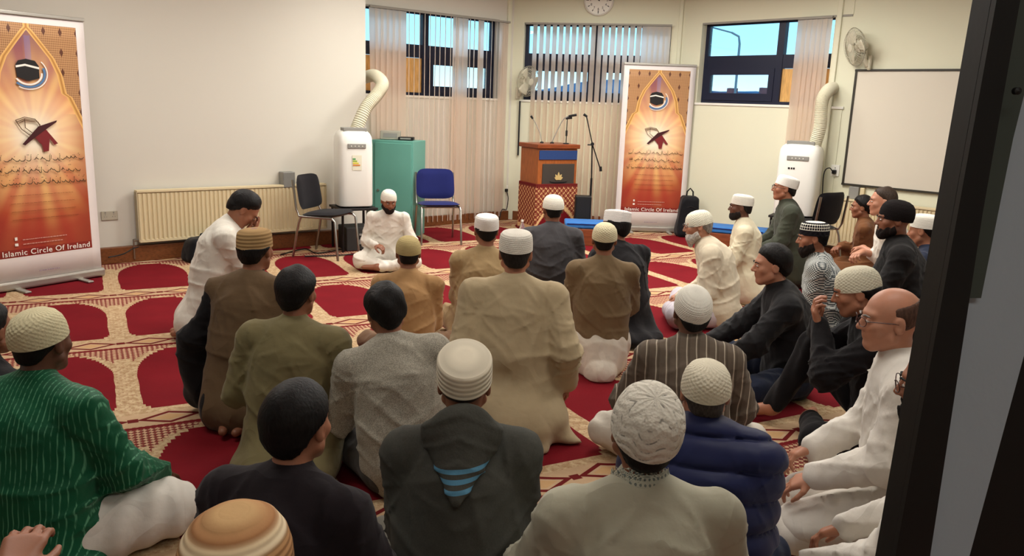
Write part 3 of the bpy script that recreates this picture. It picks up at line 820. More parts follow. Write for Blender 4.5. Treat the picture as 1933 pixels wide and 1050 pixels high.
# ---- outside: ground, hills, houses, street lamp
g = MB(); g.add([(-60, 13, -4), (80, 13, -4), (150, 220, -4), (-100, 220, -4)], [(0, 1, 2, 3)]); struct(g.obj('ground_outside', plain('outside_ground', (88, 98, 90), .9)))
def hills():
    b = MB(); V = []; F = []; n = 90; rnd = random.Random(4)
    for i in range(n):
        x = -140 + 330 * i / (n - 1); h = 6.5 + 2.4 * math.sin(i * .16) + 1.2 * math.sin(i * .43 + 1) + rnd.random() * .3
        V += [(x, 205, -4), (x, 235, h * .6), (x, 262, h), (x, 300, -4)]
    for i in range(n - 1):
        for k in range(3): F.append((i * 4 + k, i * 4 + k + 1, i * 4 + 5 + k, i * 4 + 4 + k))
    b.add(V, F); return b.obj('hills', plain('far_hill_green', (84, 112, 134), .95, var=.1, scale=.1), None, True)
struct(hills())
m_brick = plain('red_brick', (150, 84, 84), .9, var=.12, scale=1.5); m_roof = plain('slate_roof', (84, 88, 108), .8)
def house(px, Y, w, h, roofh, label, base=-4):
    d = ray(px, 170); x = d[0] / d[1] * Y; rt = empty('house', (x, Y, base), RAD(6), label, 'house', 'far houses beyond the right window')
    b = MB(); b.box((0, 0, h / 2), (w, 6, h)); b.obj('wall', m_brick, rt)
    r = MB(); r.add([(-w / 2 - .2, -3.3, h), (w / 2 + .2, -3.3, h), (w / 2 + .2, 3.3, h), (-w / 2 - .2, 3.3, h), (-w / 2 - .2, 0, h + roofh), (w / 2 + .2, 0, h + roofh)], [(0, 1, 5, 4), (2, 3, 4, 5), (0, 4, 3), (1, 2, 5), (0, 3, 2, 1)]); r.obj('roof', m_roof, rt)
    c = MB(); c.box((w * .3, 0, h + roofh), (.7, .7, 1.2)); c.obj('chimney', m_brick, rt)
house(1350, 70, 5, 5.2, 1.7, 'far red house at the left of the lower pane')
house(1396, 90, 9, 5.6, 2.0, 'wide red brick house in the middle of the lower pane')
house(1432, 108, 5, 5.0, 1.6, 'small far house at the right of the lower pane')
def street_lamp():
    d = ray(1390, 150); Y = 24; x = d[0] / d[1] * Y; m = plain('galvanised_pole', (120, 132, 140), .5)
    rt = empty('street_lamp', (x, Y, -4), 0, 'grey street lamp with a long arm outside the right window', 'street lamp')
    z1 = EYE + (ray(1390, 62)[2] / ray(1390, 62)[1]) * Y + 4
    b = MB(); b.tube([(0, 0, 0), (0, 0, z1 - .3), (-.04, 0, z1 - .1), (-.25, 0, z1)], [.045, .035, .03, .028]); b.obj('pole', m, rt)
    b = MB(); b.tube([(-.25, 0, z1), (-.8, 0, z1 + .12)], .022); b.tube([(-.8, 0, z1 + .12), (-.95, 0, z1 + .16), (-1.35, 0, z1 + .22)], [.05, .09, .03]); b.obj('lamp_head', m, rt)
street_lamp()
# ---------------------------------------------------------------- furniture and fittings
m_metal = plain('chrome_tube', (170, 168, 162), .28, 1.0, var=.02); m_black = plain('black_plastic', (20, 19, 20), .5); m_dkmetal = plain('dark_metal_tube', (46, 44, 44), .4, .6)
m_cream = plain('radiator_enamel', (214, 198, 160), .45, var=.02); m_grey = plain('grey_plastic', (140, 138, 132), .5)
def along(p0, d, s, off=0.0):
    """point at distance s along a wall and off in front of it (into the room)"""
    nn = np.array([d[1], -d[0]]); c = np.array(p0) + d * s + nn * off; return (c[0], c[1])
def ang(d): return math.atan2(d[1], d[0])
# local frame of wall things: +x along the wall to the right, -y into the room
def radiator(p0, d, s0, s1, z0, z1, label, n):
    L = s1 - s0; x, y = along(p0, d, (s0 + s1) / 2, .03); rt = empty('radiator', (x, y, z0), ang(d), label, 'radiator'); h = z1 - z0
    b = MB(); V = []; N = n * 6
    for i in range(N + 1):
        u = i / N; q = (i % 6) / 6; yy = -.075 - .012 * (1 if 1 <= (i % 6) <= 3 else 0)
        V += [(-L / 2 + u * L, yy, .03), (-L / 2 + u * L, yy, h - .03)]
    F = [(2 * i, 2 * i + 2, 2 * i + 3, 2 * i + 1) for i in range(N)]; b.add(V, F); b.box((0, -.055, h / 2), (L, .03, h - .02)); b.obj('panel', m_cream, rt)
    b = MB(); b.box((0, -.045, h - .012), (L + .01, .085, .024), b=.004); b.box((0, -.065, .02), (L, .04, .03), b=.004); b.obj('top_grille', m_cream, rt)
    for sgn in (-1, 1):
        b = MB(); b.box((sgn * (L / 2 + .004), -.045, h / 2), (.008, .085, h - .03)); b.obj('side_cover', plain('radiator_side', (186, 172, 140), .5), rt)
    b = MB(); b.tube([(-L / 2 - .05, -.045, .03), (-L / 2, -.045, .03)], .014); b.tube([(-L / 2 - .05, -.045, .04), (-L / 2 - .05, -.045, -z0 + .03)], .009); b.obj('valve', m_metal, rt)
    
    for sg in (-1, 1): b = MB(); b.box((sg * L / 4, -.02, h * .55), (.03, .04, .1)); b.obj('bracket', m_grey, rt)
    return rt
def wl(px, py): return onwall(px, py, BEG, D1)
a0, zt_ = wl(252, 362); a1, _ = wl(606, 350)
radiator(BEG, D1, a0, a1, .185, .70, 'long cream panel radiator on the left wall', 46)
b0, _ = onwall(1562, 375, C34, D4); 
radiator(C34, D4, .12, 2.6, .16, .72, 'cream radiator below the whiteboard', 60)

def socket(p0, d, px, py, w, h, label, col, plug=False, name='wall_socket', cat='socket'):
    s, z = onwall(px, py, p0, d); x, y = along(p0, d, s, .0); rt = empty(name, (x, y, z), ang(d), label, cat)
    b = MB(); b.box((0, -.006, 0), (w, .012, h), b=.004); b.obj('face_plate', col, rt)
    b = MB()
    for sx_ in ((-.25, .25) if w > .12 else (0,)):
        b.box((sx_ * w - .011, -.0125, -.01), (.006, .003, .007)); b.box((sx_ * w + .011, -.0125, -.01), (.006, .003, .007)); b.box((sx_ * w, -.0125, .012), (.004, .003, .010))
        b.box((sx_ * w, -.0135, .030), (.012, .005, .012))
    b.obj('pin_slots', m_grey, rt)
    if plug:
        b = MB(); b.box((0, -.03, -.015), (.045, .04, .045), b=.008); b.obj('plug', m_black, rt)
    return rt
socket(BEG, D1, 206, 407, .146, .086, 'grey double wall socket beside the large left banner', plain('steel_plate', (176, 168, 150), .4))
socket(B0, D1, 953, 357, .10, .10, 'white socket with black plug on the column left of the lectern', m_white, True)
socket(C34, D4, 1577, 322, .10, .13, 'white socket with black plug left of the whiteboard', m_white, True)
def cable(name, pts, label, r=.006, cat='cable', mat=None, smooth=6):
    b = MB(); P = [Vector(p) for p in pts]; Q = []
    for i in range(len(P) - 1):
        p0, p1, p2, p3 = P[max(i - 1, 0)], P[i], P[i + 1], P[min(i + 2, len(P) - 1)]
        for k in range(smooth):
            t = k / smooth; Q.append(.5 * ((2 * p1) + (-p0 + p2) * t + (2 * p0 - 5 * p1 + 4 * p2 - p3) * t * t + (-p0 + 3 * p1 - 3 * p2 + p3) * t ** 3))
    Q.append(P[-1]); b.tube(Q, r, 8); return tag(b.obj(name, mat or m_black, None, True), label, cat)
x, y = along(B0, D1, onwall(953, 357, B0, D1)[0], .05); zz = onwall(953, 357, B0, D1)[1]
cable('power_cable', [(x, y, zz - .03), (x + .02, y - .03, zz - .13), (x + .0, y - .05, zz - .28), (x - .06, y - .10, .16), (x - .10, y - .16, .012)], 'black cable hanging from the socket plug beside the lectern')
x, y = along(C34, D4, onwall(1577, 322, C34, D4)[0], .045); zz = onwall(1577, 322, C34, D4)[1]
cable('power_cable', [(x, y, zz - .03), (x - .06, y - .02, zz + .03), (x - .12, y - .03, zz - .05), (x - .10, y - .03, zz - .45), (x - .14, y - .06, .16)], 'black cable looping from the socket left of the whiteboard')
p = [atz(*q, .012) for q in ((232, 500), (240, 470), (300, 478), (245, 466))]
cable('floor_cable', [tuple(atz(205, 486, .17)), tuple(atz(232, 480, .17)), tuple(atz(250, 470, .17)), tuple(atz(262, 466, .18))], 'dark cable lying on the pipe boxing by the left radiator')
cable('floor_cable', [tuple(atz(530, 481, .012)), tuple(atz(575, 470, .012)), tuple(atz(600, 478, .012)), tuple(atz(655, 470, .012)), tuple(atz(700, 476, .012)), tuple(atz(640, 482, .012)), tuple(atz(575, 484, .012))], 'black cable loops on the carpet by the black chair', .007)

# wall box above the radiator
s_, z_ = wl(537, 338); x, y = along(BEG, D1, s_, .06)
rt = empty('wall_speaker', (x, y, z_ - .085), ang(D1), 'small grey speaker box on the radiator shelf', 'speaker')
b = MB(); b.box((0, 0, .085), (.14, .11, .17), b=.008); b.obj('cabinet', m_grey, rt)
b = MB(); b.box((0, -.056, .085), (.125, .006, .155), b=.002); b.obj('grille', plain('speaker_cloth', (128, 126, 120), .9, bump=.5, bscale=400), rt)

# whiteboard
s0, zt = onwall(1619, 133, C34, D4); zb = onwall(1593, 347, C34, D4)[1]
x, y = along(C34, D4, s0, .0); Lb = 2.42; rt = empty('whiteboard', (x, y, zb), ang(D4), 'large blank whiteboard with thin dark frame on the right wall', 'whiteboard'); hb = zt - zb
b = MB(); b.box((Lb / 2, -.012, hb / 2), (Lb, .018, hb)); b.obj('writing_surface', plain('whiteboard_enamel', (212, 204, 188), .22, spec=.5, var=.01), rt)
b = MB()
for c, d in (((Lb / 2, -.018, 0), (Lb + .03, .03, .022)), ((Lb / 2, -.018, hb), (Lb + .03, .03, .022)), ((0, -.018, hb / 2), (.022, .03, hb)), ((Lb, -.018, hb / 2), (.022, .03, hb))): b.box(c, d)
b.obj('board_frame', plain('dark_frame', (52, 48, 40), .5), rt)
s_, z_ = onwall(1607, 363, C34, D4); x, y = along(C34, D4, s_ + .05, .0)
rt = empty('holder_box', (x, y, z_ - .07), ang(D4), 'small grey holder box under the left corner of the whiteboard', 'holder')
b = MB(); b.box((0, -.03, .07), (.11, .06, .14), b=.006); b.obj('case', m_grey, rt); b = MB(); b.box((.085, -.02, .07), (.05, .035, .13), b=.006); b.obj('side_slot', m_cream, rt)

# clock
s_, z_ = onwall(1131, 1, C12, D2); x, y = along(C12, D2, s_, .0)
rt = empty('wall_clock', (x, y, z_), ang(D2), 'round white wall clock above the middle window', 'clock')
Mx = Matrix.Rotation(math.pi / 2, 4, 'X')
b = MB(); b.lathe([(.19, 0), (.20, .01), (.20, .035), (.188, .045), (.180, .038), (.180, .028), (0, .028)], Mx, 48); b.obj('case', m_white, rt, True)
b = MB(); b.lathe([(.18, .03), (0, .0301)], Mx, 48); b.obj('dial', plain('clock_dial', (236, 234, 224), .5, var=.01), rt)
b = MB()
for k in range(12):
    a = math.pi / 6 * k; b.box((math.sin(a) * .150, -.0322, math.cos(a) * .150), (.009, .002, .026 if k % 3 else .036), Matrix.Rotation(a, 3, 'Y'))
b.obj('hour_marks', m_black, rt)
for nm, a, L, w in (('hour_hand', RAD(-62), .085, .012), ('minute_hand', RAD(-40), .125, .008)):
    b = MB(); b.box((math.sin(a) * L / 2, -.036, math.cos(a) * L / 2), (w, .003, L + .03), Matrix.Rotation(a, 3, 'Y')); b.obj(nm, m_black, rt)
cu = bpy.data.curves.new('numerals', 'FONT')
def text_obj(txt, size, loc, mat, parent, name='lettering', align='CENTER', ext=.0004, sx_=1.0, bold=0.0, rot=(math.pi / 2, 0, 0), sp=1.0):
    cu = bpy.data.curves.new(name, 'FONT'); cu.body = txt; cu.size = size; cu.align_x = align; cu.align_y = 'CENTER'; cu.extrude = ext; cu.offset = bold; cu.space_character = sp
    o = bpy.data.objects.new(name, cu); COL.objects.link(o); dg = bpy.context.evaluated_depsgraph_get(); me = bpy.data.meshes.new_from_object(o.evaluated_get(dg)); bpy.data.objects.remove(o)
    o = bpy.data.objects.new(name, me); me.materials.clear(); me.materials.append(mat); COL.objects.link(o); o.parent = parent; o.location = loc; o.rotation_euler = rot; o.scale = (sx_, 1, 1); return o
for k, n_ in ((5, '5'), (6, '6'), (7, '7'), (4, '4'), (8, '8'), (3, '3'), (9, '9'), (10, '10'), (11, '11'), (12, '12'), (1, '1'), (2, '2')):
    a = math.pi / 6 * k; text_obj(n_, .045, (math.sin(a) * .112, -.0325, math.cos(a) * .112), m_black, rt, 'numeral')

# fans on the wall
def fan(loc, yaw, label, tilt=10):
    rt = empty('wall_fan', loc, yaw, label, 'fan'); m = plain('ivory_fan_plastic', (206, 200, 178), .5); mw = plain('fan_wire', (196, 192, 172), .4)
    Mf = Matrix.Rotation(math.pi / 2 + RAD(tilt), 4, 'X'); T = Matrix.Translation((0, -.14, 0))
    b = MB(); b.box((0, -.015, -.17), (.10, .03, .16), b=.01); b.tube([(0, -.02, -.20), (0, -.06, -.14), (0, -.07, -.04)], [.03, .024, .026], 14); b.obj('wall_bracket', m, rt, True)
    b = MB(); b.lathe([(0, -.085), (.04, -.08), (.062, -.04), (.065, .02), (.055, .03)], T @ Mf, 24); b.obj('motor', m, rt, True)
    for sg, nm in ((1, 'front_guard'), (-1, 'rear_guard')):
        b = MB(); n = 40
        for k in range(n):
            a = 2 * math.pi * k / n; P_ = [(.04, .055 * sg + .05), (.12, .052 * sg + .05), (.18, .035 * sg + .05), (.205, .004 * sg + .05)]
            b.tube([T @ Mf @ Vector((r * math.cos(a), r * math.sin(a), z)) for r, z in P_], .0016, 5, caps=False)
        for r, z, q in ((.205, .05, .005), (.12, .05 + .052 * sg, .002), (.165, .05 + .042 * sg, .002)):
            b.tube([T @ Mf @ Vector((r * math.cos(2 * math.pi * k / 40), r * math.sin(2 * math.pi * k / 40), z)) for k in range(40)], q, 6, True)
        if sg > 0: b.lathe([(.045, .104), (.045, .110), (0, .114)], T @ Mf, 20)
        b.obj(nm, mw, rt, True)
    for k in range(3):
        b = MB(); V = []; 
        for i in range(7):
            r = .04 + .145 * i / 6; w = .55 - .03 * i
            for j in range(5):
                a = 2 * math.pi * k / 3 + (j / 4 - .5) * w * 2.2; V.append(T @ Mf @ Vector((r * math.cos(a), r * math.sin(a), .05 + (j / 4 - .5) * .035)))
        F = [(i * 5 + j, i * 5 + j + 1, i * 5 + 6 + j, i * 5 + 5 + j) for i in range(6) for j in range(4)]; b.add(V, F)
        o = b.obj('fan_blade', m, rt, True); md = o.modifiers.new('t', 'SOLIDIFY'); md.thickness = .002
    b = MB(); b.tube([(0, -.09, -.07), (0, -.07, -.10)], .012); b.obj('neck_knob', m_black, rt)
    return rt
s_, z_ = onwall(972, 155, C12, D2); x, y = along(C12, D2, s_, .0); fan((x + .05, y, z_ + .02), ang(D2) + RAD(56), 'ivory wall fan on the column between the left and middle windows', 8)
s_, z_ = onwall(1645, 92, C34, D4); x, y = along(C34, D4, s_, .0); fan((x, y, z_ + .02), ang(D4) - RAD(38), 'ivory wall fan above the whiteboard corner', 12)

# portable air conditioners with their hoses
def aircon(loc, yaw, label, hose, w=.40, h=.84, sticker=False, table=.0):
    rt = empty('air_conditioner', loc, yaw, label, 'air conditioner'); m = plain('glossy_white_plastic', (232, 230, 222), .3, spec=.5, var=.01)
    b = MB(); sec = []; n = 28
    prof = [(0, .97, .97), (.02, 1, 1), (h * .5, 1, 1), (h * .82, 1, .98), (h * .92, .97, .92), (h * .97, .88, .80), (h, .74, .62)]
    V = []
    for z, fx, fy in prof:
        for k in range(n):
            a = 2 * math.pi * k / n; ca, sa = math.cos(a), math.sin(a); e = .42
            V.append((abs(ca) ** e * math.copysign(1, ca) * w / 2 * fx, abs(sa) ** e * math.copysign(1, sa) * .19 * fy, z))
    F = [(i * n + k, i * n + (k + 1) % n, (i + 1) * n + (k + 1) % n, (i + 1) * n + k) for i in range(len(prof) - 1) for k in range(n)] + [tuple(range(n))[::-1], tuple((len(prof) - 1) * n + k for k in range(n))]
    b.add(V, F); b.obj('casing', m, rt, True)
    b = MB()
    for k in range(9): b.box((-w * .30 + w * .6 * k / 8, -.035, h + .012), (.010, .15, .035))
    b.box((0, -.11, h + .012), (w * .66, .012, .045), b=.004); b.box((0, .04, h + .012), (w * .66, .012, .045), b=.004); b.obj('louvre', m_grey, rt)
    b = MB(); b.box((.0, -.188, h - .155), (w * .52, .014, .05), b=.006); b.obj('control_panel', m_grey, rt)
    for k in range(4):
        b = MB(); b.lathe([(.007, 0), (.006, .004), (0, .004)], Matrix.Translation((-.06 + .04 * k, -.195, h - .155)) @ Mx, 12); b.obj('button', m_white, rt)
    for sg in (-1, 1): b = MB(); b.box((sg * .13, -.02, -.006), (.05, .2, .02), b=.005); b.obj('foot', m_black, rt)
    if sticker:
        b = MB(); b.box((.0, -.192, h - .33), (.10, .003, .16)); o = b.obj('energy_label', plain('label_paper', (226, 222, 200), .6), rt)
        for k, c in enumerate(((64, 150, 80), (150, 185, 60), (222, 205, 60), (210, 130, 60))):
            q = MB(); q.box((-.02 + .008 * k - .01, -.195, h - .29 - .022 * k), (.03 + .016 * k, .002, .014)); q.obj('rating_bar', plain('rating_ink', c, .6), o)
    else:
        for q_, w__ in ((-.085, .022), (-.055, .016), (-.03, .020)): b = MB(); b.box((q_, -.191, h - .27), (w__, .002, .020)); b.obj('maker_mark', m_black, rt)
    P_ = [Vector(q) for q in hose]; Q = []; b = MB()
    for i in range(len(P_) - 1):
        p0, p1, p2, p3 = P_[max(i - 1, 0)], P_[i], P_[i + 1], P_[min(i + 2, len(P_) - 1)]
        for k in range(12):
            t = k / 12; Q.append(.5 * ((2 * p1) + (-p0 + p2) * t + (2 * p0 - 5 * p1 + 4 * p2 - p3) * t * t + (-p0 + 3 * p1 - 3 * p2 + p3) * t ** 3))
    Q.append(P_[-1]); Q2 = []; rr = []
    for i in range(len(Q) - 1):
        for k in range(2):
            Q2.append(Q[i].lerp(Q[i + 1], k / 2)); rr.append(.066 if (2 * i + k) % 2 else .072)
    inv = Matrix.Rotation(-yaw, 4, 'Z') @ Matrix.Translation(-Vector(loc)); b.tube([inv @ q for q in Q2], rr, 20); b.obj('exhaust_hose', plain('ivory_hose', (206, 200, 176), .55), rt, True)
    return rt
def hpt(px, py, Y): d = ray(px, py); p = EY + d * (Y / d[1]); return tuple(p)
def stand_at(px, py, z): p = atz(px, py, z); return p
ps = stand_at(667, 389, .475)
low_h = .42
aircon((ps[0], ps[1], .4935), RAD(24), 'white portable air conditioner on a low dark table by the left window', [hpt(672, 246, ps[1] + .16), hpt(690, 205, ps[1] + .24), hpt(712, 178, ps[1] + .36), hpt(722, 158, ps[1] + .50), hpt(708, 143, ps[1] + .75), hpt(690, 146, ps[1] + 1.0), hpt(681, 150, ps[1] + 1.2)], .38, .80, True)
def low_table(p, w, d, h, yaw, label):
    rt = empty('low_table', (p[0], p[1], 0), yaw, label, 'table'); m = plain('dark_table', (34, 30, 30), .5)
    b = MB(); b.box((0, 0, h - .0125), (w, d, .025), b=.004); b.obj('table_top', m, rt)
    for sx_ in (-1, 1):
        for sy in (-1, 1): b = MB(); b.tube([(sx_ * (w / 2 - .03), sy * (d / 2 - .03), 0), (sx_ * (w / 2 - .03), sy * (d / 2 - .03), h - .025)], .014); b.obj('leg', m_dkmetal, rt)
    return rt
low_table(ps, .42, .42, .475, RAD(30), 'low dark table carrying the left air conditioner')
rt = empty('storage_crate', (ps[0] + .02, ps[1] + .0, 0), RAD(30), 'dark crate under the low table of the left air conditioner', 'crate')
b = MB(); b.box((0, 0, .13), (.30, .30, .26), b=.01); b.obj('box_body', plain('charcoal_box', (52, 50, 48), .7), rt); b = MB(); b.box((.06, -.158, .10), (.14, .012, .05)); b.box((.06, -.158, .18), (.14, .012, .02)); b.obj('light_panel', m_grey, rt)
pr = (*along(C34, D4, -.05, .62), 0)
pr = (hpt(1512, 300, 9.35)[0], 9.35, 0)
aircon((pr[0], pr[1], .5035), RAD(-30), 'white portable air conditioner in the right corner behind the man in glasses', [hpt(1538, 275, 9.3), hpt(1548, 240, 9.26), hpt(1550, 210, 9.26), hpt(1553, 187, 9.28), hpt(1564, 170, 9.36), hpt(1574, 166, 9.5), hpt(1578, 164, 9.75)], .46, .80)
low_table((pr[0], pr[1]), .5, .46, .485, RAD(-30), 'low dark table carrying the right air conditioner')

# conference chairs
def chair(loc, yaw, fabric, metal, label, sc=1.0):
    rt = empty('conference_chair', (loc[0], loc[1], 0), yaw, label, 'chair'); rt.scale = (sc,) * 3
    # local: sitter faces -y
    b = MB(); n = 12; V = []
    def pad(w, h, t, curve, top):
        b = MB(); V = []; NX, NZ = 14, 10
        for side in (0, 1):
            for j in range(NZ + 1):
                for i in range(NX + 1):
                    u, v = i / NX * 2 - 1, j / NZ * 2 - 1; e = (abs(u) ** 5 + abs(v) ** 5) ** .2; k = 1.0 if e < 1e-6 else max(abs(u), abs(v)) / e
                    x_, z_ = u * k * w / 2 * (1 - .06 * (v * .5 + .5) * top), v * k * h / 2; th = t / 2 * (1 - max(abs(u), abs(v)) ** 6)
                    V.append((x_, curve * (u * u) * -1 + (th if side else -th), z_))
        m_ = (NX + 1) * (NZ + 1)
        F = [(s * m_ + j * (NX + 1) + i, s * m_ + j * (NX + 1) + i + 1, s * m_ + (j + 1) * (NX + 1) + i + 1, s * m_ + (j + 1) * (NX + 1) + i) for s in (0, 1) for j in range(NZ) for i in range(NX)]
        return V, F
    V, F = pad(.47, .43, .055, 0, 0); R = Matrix.Translation((0, -.02, .455)) @ Matrix.Rotation(math.pi / 2 - .06, 4, 'X'); b.add([R @ Vector(v) for v in V], F); b.obj('seat', fabric, rt, True)
    V, F = pad(.47, .36, .05, .035, 1); R = Matrix.Translation((0, .235, .665)) @ Matrix.Rotation(-.16, 4, 'X'); b = MB(); b.add([R @ Vector(v) for v in V], F); b.obj('backrest', fabric, rt, True)
    for sx_ in (-1, 1):
        b = MB(); b.tube([(sx_ * .235, -.25, 0), (sx_ * .228, -.215, .40), (sx_ * .225, -.18, .43)], .0125); b.obj('leg', metal, rt, True)
        b = MB(); b.tube([(sx_ * .235, .27, 0), (sx_ * .228, .20, .36), (sx_ * .225, .17, .43)], .0125); b.obj('leg', metal, rt, True)
        b = MB(); b.tube([(sx_ * .225, -.19, .43), (sx_ * .225, .19, .43), (sx_ * .225, .225, .50), (sx_ * .225, .262, .80)], .0125); b.obj('side_frame', metal, rt, True)
    b = MB(); b.tube([(-.225, -.12, .425), (.225, -.12, .425)], .01); b.tube([(-.225, .15, .425), (.225, .15, .425)], .01); b.obj('cross_bar', metal, rt, True)
    return rt
m_blue = cloth('navy_seat_fabric', (30, 36, 92)); m_blkf = cloth('black_seat_fabric', (24, 22, 26))
c = atz(826, 456); chair(c, RAD(16), m_blue, m_metal, 'navy blue conference chair with chrome legs beside the teal cabinet')
c = atz(618, 482); chair(c, RAD(74), m_blkf, m_metal, 'black conference chair turned sideways in front of the left radiator')
c = (hpt(1530, 400, 8.8)[0], 8.75); chair(c, RAD(-148), m_blkf, m_metal, 'black conference chair in front of the right air conditioner')
# leg and blue bottle seen under the blue chair
# teal cabinet
p = atz(752, 452); d_ = 9.85
rt = empty('steel_cabinet', (hpt(748, 300, d_)[0] + .02, d_ + .05, 0), RAD(-14), 'teal steel cabinet behind the blue chair', 'cabinet'); m_teal = plain('teal_enamel', (100, 160, 146), .4, var=.03)
b = MB(); b.box((0, 0, .58), (.54, .42, 1.16), b=.008); b.obj('carcass', m_teal, rt)
b = MB(); b.box((.02, -.215, .58), (.47, .02, 1.10), b=.005); o = b.obj('door', m_teal, rt); b = MB(); b.lathe([(.016, 0), (.013, .012), (0, .014)], Matrix.Translation((-.17, -.225, .56)) @ Mx, 16); b.obj('lock', m_metal, o)
cx, cy = rt.location[0], rt.location[1]
def topbox(name, dx, dy, w, d, h, mat, label, cat, rz=0, z=1.165):
    r_ = empty(name, (cx + dx, cy + dy, z), rz, label, cat); b = MB(); b.box((0, 0, h / 2), (w, d, h), b=.006); b.obj('casing', mat, r_); b = MB(); b.box((0, -d / 2 - .002, h / 2), (w * .7, .005, h * .5)); b.obj('front_panel', m_grey, r_); return r_
topbox('cardboard_box', -.10, .02, .24, .2, .10, plain('grey_carton', (166, 162, 148), .7), 'small grey carton on top of the teal cabinet', 'box', .1)
topbox('amplifier', .10, -.04, .18, .16, .035, m_black, 'flat dark device on top of the teal cabinet, right of the carton', 'device')
# open wooden shelf end seen left of the cabinet
# bench platform with blue mats
def bench(x0, x1, Y, dpt, yaw, label, lab2):
    w = x1 - x0; rt = empty('low_platform', ((x0 + x1) / 2, Y, 0), yaw, label, 'platform'); b = MB(); b.box((0, 0, .10), (w, dpt, .20), b=.006); b.obj('platform_body', wood('brown_platform', (122, 62, 34), .5, (12, 1, 1)), rt)
    r2 = empty('floor_mat', ((x0 + x1) / 2, Y, .201), yaw, lab2, 'mat'); b = MB(); b.box((0, 0, .035), (w * .97, dpt * .92, .07), b=.02); b.obj('mat_cover', cloth('blue_mat_cover', (52, 110, 178)), r2, True)
    b = MB(); b.box((0, -dpt * .46 - .001, .055), (w * .9, .008, .012)); b.obj('dark_seam', m_blue, r2)
bench(hpt(1325, 430, 9.9)[0], hpt(1440, 430, 9.9)[0], 9.72, .42, -.42, 'low brown platform between the small banner and the right corner', 'blue mat on the brown platform in front of the right window')
bench(hpt(1060, 430, 10.2)[0], hpt(1150, 430, 10.2)[0], 9.75, .42, -.02, 'low brown platform before the lectern, mostly hidden by people', 'pale blue mat beside the black speaker')

